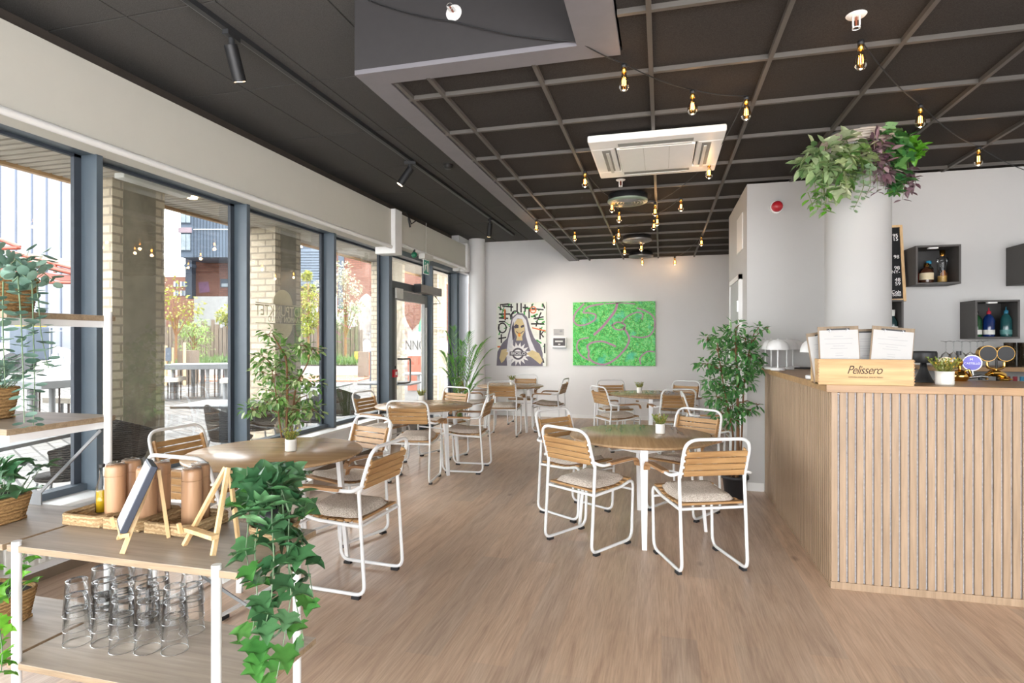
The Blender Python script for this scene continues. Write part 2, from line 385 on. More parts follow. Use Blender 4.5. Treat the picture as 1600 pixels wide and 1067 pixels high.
# window wall: parapet, sill, valance
struct(MB().bx(-3.95, -3.62, YF, 7.40, 0, .40).build('wall_left', M['white_wall']))
struct(MB().bx(-3.95, -3.60, YF, 7.39, .40, .425).build('trim_5', M['white_trim'], bevel=.004))
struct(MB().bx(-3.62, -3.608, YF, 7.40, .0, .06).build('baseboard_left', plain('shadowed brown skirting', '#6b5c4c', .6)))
def valance(n, y0, y1, zb, x):
    v = MB().bx(x-.24 if x > -3.6 else x-.19, x, y0, y1, zb+.03, 3.21)
    o = v.build('window_blind', M['valance']); MB().cyl((x+.004, y0+.01, zb+.022), (x+.004, y1-.01, zb+.022), .024, 12).build('bottom_rail', M['white_trim'], o); return o
tag(valance(1, YF, 6.99, 2.685, -3.5), 'long warm white roller blind cassette above the windows left of the white pipe casing', 'blind')
tag(valance(2, 7.22, 9.98, 2.76, -3.5), 'shorter warm white roller blind cassette above the entrance door', 'blind')
struct(MB().bx(-3.74, -3.44, 6.99, 7.2, 2.62, 3.22).build('trim_6', M['white_trim'], bevel=.01))
struct(MB().bx(-3.74, -3.46, 9.98, 10.12, 2.74, 3.25).build('trim_7', M['white_wall']))
struct(MB().bx(-3.74, -3.60, 9.9, YB, 2.74, ZC).build('wall_corner', M['white_wall']))
# window frames: mullions and heads, one window per bay
mull = [(-3.3, -3.25), (-2.77, -2.72), (-1.31, -1.26), (.14, .187), (1.595, 1.642), (3.048, 3.095), (4.503, 4.55), (5.964, 6.012), (7.366, 7.465), (8.93, 8.985), (10.14, 10.19)]
fi, fo, gp = -3.72, -3.90, -3.87
for i in range(1, len(mull)-1):
    (a0, a1), (b0, b1) = mull[i], mull[i+1]
    door = i == 8
    zb = .425 if i < 8 else .0
    w = MB()
    w.bx(fo, fi, b0, b1, zb, 2.80)
    if i == 1: w.bx(fo, fi, a0, a1, zb, 2.80)
    w.bx(fo, fi, a1, b0, 2.716, 2.80)
    w.bx(fo, -3.80, a1, b0, zb, zb+.045)
    wo = struct(w.build('window_%d' % i, M['frame'], bevel=.003))
    g = MB()
    for (y0, y1) in ((a1, a1+.022), (b0-.05, b0)):
        g.bx(-3.885, -3.855, y0, y1, zb+.045, 2.716)
    g.bx(-3.885, -3.855, a1, b0, 2.696, 2.716)
    g.build('gasket', M['gasket'], wo)
    if i == 8:
        MB().bx(-3.90, -3.75, a1, b0, 2.22, 2.32).bx(-3.90, -3.76, a1, a1+.16, 0, 2.22).build('door_frame', plain('dark grey door frame', '#3f4347', .5), wo)
        MB().bx(gp-.004, gp+.004, a1, b0, 2.32, 2.716).build('pane', M['glass'], wo)
    else:
        MB().bx(gp-.004, gp+.004, a1, b0, zb+.045, 2.716).build('pane', M['glass'], wo)
pan = struct(MB().bx(fo, -3.70, 10.19, YB, 0, 2.80).build('trim_8', plain('dark blue panel', '#4a5661', .45)))
# entrance door, ajar inward-leaning leaf kept shut
D = struct(MB().bx(-3.86, -3.80, 7.65, 7.77, .02, 2.2).bx(-3.86, -3.80, 8.80, 8.92, .02, 2.2).bx(-3.86, -3.80, 7.77, 8.80, 2.06, 2.2).bx(-3.86, -3.80, 7.77, 8.80, .02, .25).build('door_1', plain('aluminium door', '#8b8b89', .4, .3), bevel=.003))
MB().bx(-3.835, -3.825, 7.77, 8.80, .25, 2.06).build('pane', M['glass'], D)
MB().tube(fillet([(-3.80, 7.80, 1.18), (-3.70, 7.80, 1.18), (-3.70, 8.02, 1.18), (-3.70, 8.02, .82), (-3.70, 7.80, .82), (-3.80, 7.80, .82)], .04), .014, 10).build('door_handle', plain('steel pull', '#6f6c68', .3, .8), D)
MB().cyl((-3.80, 7.71, .93), (-3.785, 7.71, .93), .025, 12).cyl((-3.80, 7.71, 1.06), (-3.787, 7.71, 1.06), .02, 12).build('lock_cylinder', M['black'], D)
MB().bx(-3.80, -3.78, 8.83, 8.865, .3, 2.0).build('edge_strip', M['white_metal'], D)
# round corner column
struct(MB().lathe([(.155, 0), (.155, ZC)], 32, (-3.42, 10.42, 0)).build('wall_column', M['white_wall']))
# unseen glazed front added behind the camera for daylight: posts and a rail
fr = MB()
for x in (-3.7, -2.0, -.4, 1.2, 2.8, 4.5): fr.bx(x-.03, x+.03, YF-.1, YF, 0, 2.9)
fr.bx(-3.7, XR, YF-.1, YF, 2.84, 3.5).bx(-3.7, XR, YF-.1, YF, 0, .1)
struct(fr.build('window_front', M['frame']))

# ------------------------------------------------------------------ fittings on the shell
t = thing('door_closer', 'grey box door operator above the entrance door', 'door operator', (-3.70, 8.55, 2.27))
MB().bx(-.06, .06, -.25, .62, -.06, .07).build('housing', plain('door operator grey', '#8c8782', .45, .2), t, .006)
MB().bx(-.061, .061, -.27, -.25, -.062, .072).build('end_cap', M['black'], t, .004)
MB().tube([(0, .45, -.06), (-.02, .75, -.17), (-.06, .4, -.20)], .009, 6).build('arm', M['black'], t)
t = thing('door_contact', 'small pale box at the upper left corner of the entrance door', 'contact box', (-3.745, 7.72, 2.16))
MB().bx(0, .03, -.12, .1, -.09, .06).build('case', M['offwhite'], t, .004)
t = thing('call_point', 'small red fire call point on the dark door frame', 'call point', (-3.75, 7.55, .98))
MB().bx(0, .05, -.05, .05, -.055, .055).build('case', M['red'], t, .004)
MB().bx(.05, .053, -.025, .025, -.025, .025).build('press_plate', M['white_plastic'], t)
def uv(px, py, X): return onx(px, py, X)
# exit sign hanging over the door, green lamp beside it
t = thing('exit_sign', 'green and white running man exit sign hanging above the entrance door', 'exit sign', (-3.40, 7.93, 2.55))
MB().bx(-.003, .003, -.11, .11, -.11, .11).build('panel', M['white_plastic'], t)
p = MB().bx(.0032, .0045, -.1, .1, -.1, .1).build('green_field', M['sign_green'], t)
Q = MB().bx(.0046, .0056, .02, .075, -.07, .06)
Q.prism([(-.075,-.07),(-.055,-.07),(-.04,-.02),(-.025,-.05),(-.01,-.045),(-.02,.01),(.005,.02),(.005,.035),(-.03,.04),(-.045,.02),(-.06,.03),(-.07,.02)], .0046, .0056, Matrix(((0,0,1,0),(1,0,0,0),(0,1,0,0),(0,0,0,1))))
Q.add([(.0056, -.045+.013*math.cos(a*PI/5), .06+.013*math.sin(a*PI/5)) for a in range(10)], [tuple(range(10))])
Q.build('running_figure', M['white_plastic'], t)
MB().bx(-.05, .05, -.16, .16, .11, .18).cyl((0, 0, .18), (0, 0, .66), .003, 6).build('lamp_housing', M['offwhite'], t, .01)
t = thing('emergency_lamp', 'small green emergency lamp next to the exit sign', 'lamp', (-3.48, 7.68, 2.70))
MB().sph((0, 0, 0), .045, 8).build('lens', plain('dark green lens', '#1c6b4c', .2), t)
MB().cyl((0, 0, .0), (0, 0, .075), .02, 8).build('stem', M['black'], t)
t = thing('spotlight_cable', 'loose black cable hanging beside the pipe casing at the ceiling', 'cable', (-3.40, 7.25, 3.12))
MB().tube([(0,0,.1),(.02,.03,.02),(0,.1,.04),(-.02,.2,-.02),(.02,.26,.03)], .008, 6).tube([(.0,.06,.03),(.01,.1,-.09)], .012, 6).build('cable', M['black'], t)
# track with three spots
t = thing('track_rail', 'long black track light rail on the high dark ceiling', 'track', (-2.59, 0, ZC))
MB().bx(-.018, .018, -1.0, 10.02, -.035, 0).build('rail', M['track'], t)
MB().bx(-.026, -.02, -1.0, 10.02, -.032, -.02).build('edge', M['grey_metal'], t)
def spot(y, tilt, az, label):
    t = thing('track_spotlight', label, 'spotlight', (-2.59, y, ZC-.035), az, 'black spotlights on the track')
    MB().bx(-.02, .02, -.06, .06, -.03, 0).cyl((0,0,-.03), (0,0,-.08), .018, 10).build('adapter', M['track'], t)
    d = Vector((0, math.sin(tilt), -math.cos(tilt)))
    MB().cyl(Vector((0,0,-.09))-d*.02, Vector((0,0,-.09))+d*.19, .04, 20).build('can', M['black'], t)
    MB().cyl(Vector((0,0,-.09))+d*.188, Vector((0,0,-.09))+d*.192, .033, 20).build('lamp', emit('warm spot lens '+str(y), (1,.72,.42), 6), t)
    return t
spot(3.0, .45, .1, 'nearest black track spotlight, lit, over the first windows')
spot(5.61, .6, 1.9, 'middle black track spotlight, tilted towards the windows')
spot(8.54, .35, .6, 'farthest black track spotlight near the back wall')
t = thing('smoke_detector', 'black round smoke detector on the high dark ceiling beside the grey rim', 'detector', (-2.28, 5.93, ZC))
MB().lathe([(.001,-.012), (.055, -.012), (.055, 0)], 20).build('base', M['black'], t)
MB().lathe([(.001, -.045), (.035, -.042), (.048, -.03), (.05, -.012)], 20).build('sensor', M['track'], t)
# ceiling cassette
def cassette():
    a, b = (-.05, 4.68), .48
    t = thing('air_conditioner', 'square white ceiling air conditioner cassette with four louvre slots', 'air conditioner', (-.045, 4.70, ZG))
    m = MB(); z = -.055; o = .485; i = .30
    m.bx(-o, o, -o, -i-.0, z, -.004).bx(-o, o, i, o, z, -.004).bx(-o, -i, -i, i, z, -.004).bx(i, o, -i, i, z, -.004)
    m.build('fascia', M['white_plastic'], t, .012, 3)
    MB().bx(-i+.012, i-.012, -i+.012, i-.012, z-.008, -.01).build('intake_grille', M['white_plastic'], t, .006)
    g = MB()
    for k in range(3): g.bx(-i+.02+k*.19, -i+.024+k*.19, -i+.02, i-.02, z-.0095, z-.008)
    g.build('grille_line', M['offwhite'], t)
    for k in range(4):
        Mx = Matrix.Rotation(k*PI/2, 4, 'Z')
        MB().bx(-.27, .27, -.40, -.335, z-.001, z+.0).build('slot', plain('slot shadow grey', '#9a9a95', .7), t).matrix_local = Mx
        l = MB().bx(-.26, .26, -.37, -.345, z-.022, z-.016, Matrix.Rotation(0, 4, 'X')).build('louvre', M['offwhite'], t, .004); l.matrix_local = Mx
cassette()
# round diffusers
def diffuser(y, label, c):
    t = thing('ceiling_diffuser', label, 'diffuser', (-.34, y, ZG), 0, 'round supply diffusers in the grid ceiling')
    MB().lathe([(.20, -.06), (.20, -.004), (.001, -.004)], 36).build('collar', M['black'], t)
    m = MB().lathe([(.001, -.075), (.19, -.085), (.205, -.075), (.205, -.06)], 36).build('plate', c, t)
    g = MB()
    for r in (.04, .07, .1, .13, .16): g.lathe([(r, -.088), (r+.008, -.088), (r+.008, -.078)], 30)
    g.build('ring', M['grey_metal'], t)
gd = plain('dusty green grey steel', '#7d8b7c', .45, .2)
diffuser(6.03, 'round ceiling diffuser nearest the air conditioner', gd)
diffuser(8.40, 'middle round ceiling diffuser', M['grey_metal']); diffuser(10.0, 'round ceiling diffuser closest to the back wall', M['grey_metal'])
def sprinkler(loc, rot, label):
    t = thing('sprinkler', label, 'sprinkler', loc, 0, 'white fire sprinklers'); t.rotation_euler = rot
    MB().lathe([(.001, -.006), (.04, -.006), (.045, 0)], 24).build('rosette', M['white_plastic'], t)
    MB().tube([(-.014,0,-.006), (-.014,0,-.045), (-.012,0,-.06)], .004, 6).tube([(.014,0,-.006), (.014,0,-.045), (.012,0,-.06)], .004, 6).lathe([(.018, -.064), (.018, -.06)], 12).build('yoke', M['white_plastic'], t)
    MB().cyl((0,0,-.01), (0,0,-.055), .005, 8).build('bulb', plain('copper link', '#8a4b35', .4), t)
sprinkler((.889, 3.02, ZG+.02), (0,0,0), 'white sprinkler on the grid ceiling above the brightest near bulb at right')
sprinkler((-.377, 5.53, ZG+.02), (0,0,0), 'white sprinkler on the grid ceiling just behind the air conditioner')
sprinkler((-.30, 9.2, ZG+.02), (0,0,0), 'tiny far white sprinkler between the two rear diffusers')
p = ony(709, 20, GY0); sprinkler((p.x, GY0, p.z), (-PI/2, 0, 0), 'white sidewall sprinkler on the dark vertical bulkhead face')
t = thing('alarm_beacon', 'round red fire alarm beacon on the white wall beside the bar', 'alarm', (1.06, 5.92, 2.72))
MB().cyl((0,0,0), (0,-.03,0), .058, 20).build('base', M['white_plastic'], t)
MB().lathe([(.05, 0), (.05, .03), (.042, .05), (.02, .06), (.001, .062)], 20, M=Matrix.Rotation(PI/2, 4, 'X') @ Matrix.Translation((0,0,.03))).build('dome', M['red'], t)
# radiator under the sill with a smiley plate
t = thing('radiator', 'white panel radiator low under the window behind the shelves', 'radiator', (-3.50, 2.2, .13))
m = MB().bx(-.05, -.03, -1.0, 1.0, 0, .26)
for k in range(33): m.bx(-.03, -.012, -.99+k*.06, -.955+k*.06, .015, .245)
m.build('panel', M['offwhite'], t, .003); MB().bx(-.1, -.05, -.98, .98, .02, .24).build('back_panel', M['offwhite'], t)
MB().bx(-.06, -.03, -.8, -.77, -.13, 0).bx(-.06, -.03, .8, .83, -.13, 0).build('foot', M['offwhite'], t)
t = thing('smiley_plate', 'small white rounded plate with a drawn smile hung on the radiator', 'plate', (-3.512, 2.64, .27))
MB().bx(.0, .004, -.085, .085, -.09, .09).build('plate', M['white_plastic'], t, .03, 4)
MB().tube([(.005, -.045+.09*k/8, -.02-.03*math.sin(PI*k/8)) for k in range(9)], .004, 5).sph((.005,-.03,.03), .008, 6).sph((.005,.035,.03), .008, 6).build('smile', plain('pen blue grey', '#4c5468', .6), t)
# paintings
def painting1():
    t = thing('painting', 'portrait canvas of a hooded figure in grey with a round badge on its chest', 'painting')
    p0 = ony(776.5, 571, YB); p1 = ony(854, 472, YB); W = p1.x-p0.x; H = p1.z-p0.z; t.location = (p0.x, YB-.002, p0.z)
    MB().bx(0, W, -.03, 0, 0, H).build('canvas', M['canvas'], t, .003)
    def P(m, poly, y): m.prism([(x*W, z*H) for x, z in poly], 0, .0012, Matrix(((1,0,0,0),(0,0,-1,-.03-y),(0,1,0,0),(0,0,0,1))))
    def stroke(m, pts, w, y): m.ribbon([(x*W, -.03-y, z*H) for x, z in pts], w*W, (0,-1,0))
    r = random.Random(3)
    g = MB()
    for k in range(46):
        x, z = r.uniform(.03,.97), r.uniform(.2,.98); a = r.choice([0, PI/2, .3, 1.2, -.5]); L = r.uniform(.05,.14)
        x2 = min(.98, max(.02, x+L*math.cos(a))); z2 = min(.98, max(.1, z+L*math.sin(a))); stroke(g, [(x,z),(x2,z2)], r.uniform(.015,.03), .0002)
    g.build('green_brushwork', plain('painted green', '#3f9a44', .6), t)
    g = MB()
    for pts in ([(.08,.88),(.08,.97),(.25,.98)],[(.12,.95),(.34,.93)],[(.05,.82),(.28,.82)],[(.05,.76),(.24,.75)],[(.3,.98),(.3,.86)],[(.42,.99),(.42,.86)],[(.5,.99),(.5,.84)],[(.58,.97),(.58,.85)],[(.53,.92),(.64,.92)],[(.66,.9),(.66,.75)],[(.72,.97),(.72,.9),(.95,.88)],[(.76,.8),(.82,.7),(.9,.84)],[(.82,.7),(.8,.62)],[(.05,.7),(.18,.7)],[(.04,.43),(.2,.45)],[(.1,.5),(.1,.36)],[(.88,.6),(.88,.42)],[(.7,.66),(.96,.66)],[(.95,.55),(.9,.5),(.95,.45)],[(.97,.35),(.97,.2)],[(.93,.98),(.97,.9)],[(.75,.74),(.95,.77)],[(.18,.88),(.18,.72)],[(.36,.84),(.28,.8),(.3,.74)],[(.05,.66),(.05,.58)],[(.93,.12),(.95,.05)]):
        stroke(g, pts, .028, .0006)
    for (cx, cz, rr) in ((.12,.6,.08),(.38,.8,.07)):
        stroke(g, [(cx+rr*math.cos(k*PI/8), cz+rr*.95*math.sin(k*PI/8)) for k in range(17)], .026, .0006)
    g.build('brushwork', plain('painted black', '#2a2628', .6), t)
    g = MB(); stroke(g, [(.17,.9),(.17,.74)], .03, .0009); stroke(g, [(.02,.3),(.08,.3)], .03, .0009); stroke(g, [(.72,.6),(.99,.55)], .025, .0009); stroke(g, [(.74+.06*math.cos(k*PI/6), .88+.05*math.sin(k*PI/6)) for k in range(13)], .02, .0009); stroke(g, [(.68,.88),(.8,.88)], .02, .0009)
    g.build('orange_brushwork', plain('painted orange', '#d8713a', .6), t)
    c = MB(); P(c, [(.0,.0),(.02,.22),(.12,.36),(.22,.44),(.27,.6),(.31,.76),(.42,.83),(.53,.83),(.62,.77),(.68,.6),(.76,.44),(.88,.34),(.93,.2),(.93,.0)], .001); c.build('cloak', plain('painted grey violet', '#6f6a76', .6), t)
    c = MB(); P(c, [(.22,.0),(.2,.2),(.24,.42),(.3,.6),(.33,.74),(.42,.81),(.52,.8),(.6,.72),(.64,.56),(.7,.4),(.78,.26),(.84,.18),(.74,.12),(.66,.3),(.6,.46),(.57,.64),(.52,.74),(.43,.75),(.37,.68),(.34,.5),(.34,.3),(.3,.0)], .0022); c.build('veil', plain('painted white veil', '#d9d8da', .6), t)
    c = MB(); P(c, [(.36,.66),(.42,.74),(.52,.74),(.57,.64),(.57,.55),(.52,.46),(.53,.4),(.4,.4),(.42,.46),(.37,.54)], .0034); P(c, [(.06,.12),(.1,.25),(.2,.27),(.24,.2),(.16,.08),(.1,.04)], .0034); P(c, [(.62,.2),(.72,.25),(.86,.2),(.93,.08),(.88,.03),(.72,.13),(.64,.16)], .0034); c.build('skin', plain('painted skin', '#cdb98a', .6), t)
    c = MB(); P(c, [(.35,.62),(.40,.66),(.45,.64),(.45,.6),(.38,.59)], .0046); P(c, [(.49,.63),(.56,.65),(.56,.61),(.5,.6)], .0046); stroke(c, [(.40,.545),(.44,.515),(.5,.515),(.55,.55)], .015, .0046); P(c, [(.35,.7),(.37,.45),(.33,.4),(.31,.6)], .0046); c.build('features', plain('painted dark violet', '#4b4450', .6), t)
    c = MB(); P(c, [(.44,.515),(.49,.515),(.49,.47),(.465,.455),(.44,.47)], .0052); c.build('tongue', plain('painted tongue', '#e0913d', .6), t)
    c = MB(); P(c, [(.44+ .25*math.cos(k*PI/16)*(1 if k % 2 else .62), .19+.19*math.sin(k*PI/16)*(1 if k % 2 else .62)) for k in range(32)], .0058); c.build('rays', plain('painted ray white', '#e6e4e2', .6), t)
    c = MB(); P(c, [(.44+.12*math.cos(k*PI/12), .19+.095*math.sin(k*PI/12)) for k in range(24)], .0070); P(c, [(.27,.16),(.61,.16),(.61,.225),(.27,.225)], .0070); b = c.build('badge', plain('painted badge grey', '#5a555c', .6), t)
    c = MB(); P(c, [(.44+.085*math.cos(k*PI/12), .19+.066*math.sin(k*PI/12)) for k in range(24)], .0082); c.build('badge_ring', plain('painted badge white', '#e6e4e2', .6), b)
    c = MB(); P(c, [(.27,.16),(.61,.16),(.61,.225),(.27,.225)], .0094); c.build('badge_band', plain('painted band grey', '#5a555c', .6), b)
    text('BROSLO', .075, frame((.44*W, -.0407, .192*H), (1,0,0), (0,0,1)), M['white_plastic'], b, sx=1.05)
painting1()
def painting2():
    t = thing('painting', 'wide green abstract canvas with looping mauve bands', 'painting')
    p0 = ony(895.5, 570.5, YB); p1 = ony(1024, 470.5, YB); W = p1.x-p0.x; H = p1.z-p0.z; t.location = (p0.x, YB-.002, p0.z)
    MB().bx(0, W, -.03, 0, 0, H).build('canvas', green_paint(), t, .003)
    g = MB()
    def st(pts, w):
        pts = [Vector((x*W, -.0306, z*H)) for x, z in pts]; out = []
        for i in range(len(pts)-1):
            p0 = pts[max(0, i-1)]; p1 = pts[i]; p2 = pts[i+1]; p3 = pts[min(len(pts)-1, i+2)]
            for k in range(8):
                u = k/8; out.append(.5*((2*p1)+(p2-p0)*u+(2*p0-5*p1+4*p2-p3)*u*u+(3*p1-p0-3*p2+p3)*u**3))
        g.ribbon(out+[pts[-1]], w, (0,-1,0))
    st([(.14,.98),(.04,.84),(.01,.72),(.06,.64),(.17,.65),(.27,.72),(.28,.8),(.2,.83),(.13,.84),(.2,.93),(.38,.97)], .03)
    st([(.55,.99),(.52,.86),(.44,.72),(.36,.6),(.26,.48)], .045)
    st([(.48,.63),(.55,.68),(.64,.64),(.62,.57),(.53,.57),(.48,.64)], .025)
    st([(.62,.6),(.67,.5),(.69,.4),(.64,.26),(.52,.1),(.4,.02),(.28,.04),(.2,.12),(.2,.22),(.18,.3),(.24,.36),(.36,.38),(.46,.34),(.53,.3)], .034)
    st([(.6,.66),(.66,.76),(.78,.83),(.85,.8),(.84,.72)], .022); st([(.78,.9),(.9,.84),(.98,.75),(.99,.6),(.94,.48),(.84,.44),(.72,.46)], .026)
    st([(.2,.08),(.1,.16),(.05,.28),(.08,.4),(.2,.44)], .024); st([(.99,.22),(.9,.22),(.82,.12),(.83,.02)], .024); st([(.4,.97),(.6,.98),(.76,.96)], .02)
    g.build('mauve_bands', plain('mauve paint', '#b184a0', .6), t)
painting2()
t = thing('fire_alarm_unit', 'small fire alarm unit with dark screen between the two paintings', 'alarm unit'); p = ony(874.5, 534.5, YB); t.location = (p.x, YB, p.z)
MB().bx(-.13, .13, -.05, 0, -.1, .09).build('case', M['white_plastic'], t, .006)
q = MB().bx(-.115, .115, -.053, -.05, -.07, .075).build('display', plain('dark panel face', '#4a4646', .4), t)
MB().bx(-.08, .07, -.055, -.053, .0, .03).bx(-.02, .02, -.055, -.053, -.05, -.03).build('screen', M['offwhite'], q)
MB().bx(-.13, .13, -.04, 0, -.12, -.1).build('tray', plain('grey base', '#9fa5a6', .5), t)
t = thing('notice', 'small printed notice pinned above the alarm panel', 'notice'); p = ony(873, 519, YB); t.location = (p.x, YB, p.z)
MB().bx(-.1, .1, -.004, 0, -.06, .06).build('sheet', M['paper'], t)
MB().bx(.02, .07, -.005, -.004, -.0, .04).bx(-.08, .0, -.005, -.004, -.03, -.022).bx(-.08, .06, -.005, -.004, -.05, -.042).build('print', M['ink'], t)
# ================================================================== CHAIRS AND TABLES
def make_chair():
    t = thing('dining_chair', '', 'chair', (0,0,0), 0, 'white tube frame armchairs with teak slats')
    r = .0108
    for sx in (-1, 1):
        x = sx*.215
        pts = fillet([(x,-.205,.62), (x,-.245,.024), (x,.205,.024), (x,.222,.452), (x,.08,.418), (x,-.21,.405)], [0,.06,.07,.06,.05,0], 5)
        MB().tube(pts, r, 8).build('side_frame', M['white_metal'], t)
        for y in (-.19, .155): MB().bx(x-.014, x+.014, y-.024, y+.024, 0, .016).build('foot_glide', M['black'], t)
        arm = fillet([(sx*.268,.175,.612), (sx*.268,-.2,.612), (sx*.214,-.222,.63)], .045, 5)
        a = MB().tube(arm, r, 8).build('arm_tube', M['white_metal'], t)
        m = MB(); prof = [(-.12,.626),(.12,.628),(.165,.622),(.19,.60),(.196,.575)]
        for i in range(len(prof)-1):
            (ya, za), (yb, zb) = prof[i], prof[i+1]; th = .016
            m.add([(sx*.268+e, y, z-k) for (y, z) in ((ya,za),(yb,zb)) for e in (-.023,.023) for k in (0, th)],
                  [(0,2,6,4),(1,5,7,3),(0,4,5,1),(2,3,7,6),(0,1,3,2),(4,6,7,5)])
        m.build('armrest', M['teak_y'], t)
    up = [(-.214,-.212,.60), (-.212,-.29,.845), (.212,-.29,.845), (.214,-.212,.60)]
    MB().tube(fillet(up, [0,.085,.085,0], 7), r, 8).build('back_frame', M['white_metal'], t)
    MB().cyl((-.215,-.213,.405), (.215,-.213,.405), .0095, 8).build('cross_bar', M['white_metal'], t); MB().cyl((-.215,.2,.38), (.215,.2,.38), .0085, 8).build('cross_bar', M['white_metal'], t)
    m = MB()
    for k in range(4):
        z = .628+k*.041; y = -.222-(z-.6)*.318
        Mx = Matrix.Translation((0, y, z)) @ Matrix.Rotation(.3, 4, 'X')
        m.bx(-.197, .197, -.007, .007, -.0178, .0178, Mx)
    for sx in (-1, 1):
        m.bar((sx*.186,-.208,.612), (sx*.186,-.263,.782), .024, .012, (1,0,0))
    m.build('backrest', M['teak'], t, .002, 1)
    b = MB()
    for k in range(4):
        z = .628+k*.041; y = -.222-(z-.6)*.318
        for sx in (-1, 1): b.cyl((sx*.2, y+.004, z), (sx*.208, y+.004, z), .008, 6)
    b.build('bolt', M['white_plastic'], t)
    m = MB()
    for k in range(8):
        y = -.18+k*.053; z = .424+(.03*max(0, (y-.02)/.17)**1.5 if y > .02 else 0)+ (.006 if y < -.12 else 0)
        m.bx(-.207, .207, y-.021, y+.021, z-.008, z+.006)
    m.build('seat', M['teak'], t, .002, 1)
    # pad: superelliptic pillow with a slight dip
    n = 10; vs = []; fs = []
    def zz(y): return .432+(.03*max(0, (y-.02)/.17)**1.5 if y > .02 else 0)
    for side in (0, 1):
        for i in range(n+1):
            for j in range(n+1):
                u = -1+2*i/n; v = -1+2*j/n
                q = 1-.10*(u*u*v*v)
                e = max(abs(u), abs(v)); h = .034*math.sqrt(max(0, 1-e**8)) if side else 0
                x = .192*u*q; y = .0+.187*v*q
                vs.append((x, y, zz(y)+.006+(h+.004*(1-u*u)*(1-v*v) if side else 0)))
    m1 = (n+1)**2
    for side in (0, 1):
        for i in range(n):
            for j in range(n):
                a = side*m1+i*(n+1)+j; q = (a, a+n+1, a+n+2, a+1); fs.append(q if side else q[::-1])
    m = MB().add(vs, fs, True)
    m.build('seat_cushion', M['boucle'], t)
    return t
chair0 = make_chair()
def place(x, y, dx, dy, label, first=[True]):
    rz = math.atan2(dy, dx)-PI/2
    if first[0]:
        first[0] = False; chair0.location = (x, y, 0); chair0.rotation_euler = (0, 0, rz); chair0['label'] = label; return chair0
    return dup(chair0, (x, y, 0), rz, label)
CH = [
 (.225,3.95,-.15,.358,'white tube chair nearest the bar corner, back to the camera, at the front right table'),
 (-.5,4.14,.21,.325,'white tube chair at the left front of the front right table, seen from behind'),
 (-.69,4.79,.75,-.5,'white tube chair at the left rear of the front right table, facing the camera'),
 (.17,5.03,-.5,-.8,'white tube chair behind the front right table, nearest the potted ficus'),
 (-1.83,3.10,-1,.06,'white tube chair on the aisle side of the front left table, right of the ivy'),
 (-2.97,3.22,1,-.08,'white tube chair at the window side of the front left table behind the wooden mills'),
 (-2.29,3.80,-.35,-.94,'white tube chair at the far side of the front left table, facing the camera'),
 (-2.40,2.70,.08,1,'white tube chair at the near side of the front left table, behind the mills'),
 (-2.49,5.53,-.12,.99,'white tube chair with its back to the camera at the middle left table'),
 (-2.13,6.10,-1,-.08,'white tube chair in side view on the aisle side of the middle left table'),
 (-3.14,6.07,1,-.12,'white tube chair at the window side of the middle left table'),
 (-2.66,6.74,-.3,-.95,'white tube chair behind the middle left table in front of the palm'),
 (-2.34,8.52,-.08,1,'white tube chair with its back to the camera at the rear left table'),
 (-1.76,9.06,-1,.08,'white tube chair in side view on the right of the rear left table'),
 (-2.36,9.74,.02,-1,'white tube chair behind the rear left table below the portrait painting'),
 (-2.98,8.95,1,.1,'white tube chair left of the rear left table in front of the round corner column'),
 (-.58,7.78,.8,.55,'white tube chair at the left front of the rear right table'),
 (-.66,8.62,.35,-.93,'white tube chair at the left rear of the rear right table, below the green painting'),
 (.14,7.66,-.25,.97,'white tube chair with its back to the camera at the rear right table'),
 (.25,8.74,-.4,-.9,'white tube chair at the right rear of the rear right table'),
 (.52,6.95,1,.05,'white tube chair standing sideways behind the potted ficus by the bar'),
]
for c in CH: place(*c)
def make_table():
    t = thing('round_table', '', 'table', (0,0,0), 0, 'round oak topped tables with white legs')
    MB().lathe([(.001,.698), (.535,.698), (.55,.706), (.55,.714), (.545,.72), (.001,.72)], 72).build('table_top', M['oak_top'], t)
    a = MB()
    for k in range(4):
        th = PI/2*k; p = Vector((math.cos(th), math.sin(th), 0)); q = Vector((math.cos(th+PI/2), math.sin(th+PI/2), 0))
        a.bar(p*.40+Vector((0,0,.672)), q*.40+Vector((0,0,.672)), .02, .05)
    a.build('apron', M['white_metal'], t)
    for k in range(4):
        th = PI/2*k; p = Vector((math.cos(th), math.sin(th), 0)); s = Vector((-p.y, p.x, 0))
        vs = []
        for (r0, z, w, d) in ((.475, 0, .017, .012), (.415, .697, .029, .014)):
            c = p*r0+Vector((0,0,z)); vs += [c-s*w-p*d, c+s*w-p*d, c+s*w+p*d, c-s*w+p*d]
        MB().add(vs, [(0,3,2,1),(4,5,6,7),(0,1,5,4),(1,2,6,5),(2,3,7,6),(3,0,4,7)]).build('leg', M['white_metal'], t, .003)
    return t
tab0 = make_table()
TB = [(-.15,4.525,-85.7,'round oak table with four white legs nearest the bar, front right'),
      (-2.45,3.24,13,'round oak table in front of the potted ficus at the window, front left'),
      (-2.61,6.03,-34,'round oak table in the middle of the window side, near the entrance door'),
      (-2.41,9.10,-42,'round oak table below the portrait painting at the back'),
      (-.15,8.12,-88,'round oak table with green reflection below the green painting')]
for i, (x, y, a, lb) in enumerate(TB):
    if i == 0: tab0.location = (x, y, 0); tab0.rotation_euler = (0,0,math.radians(a)); tab0['label'] = lb
    else: dup(tab0, (x, y, 0), math.radians(a), lb)

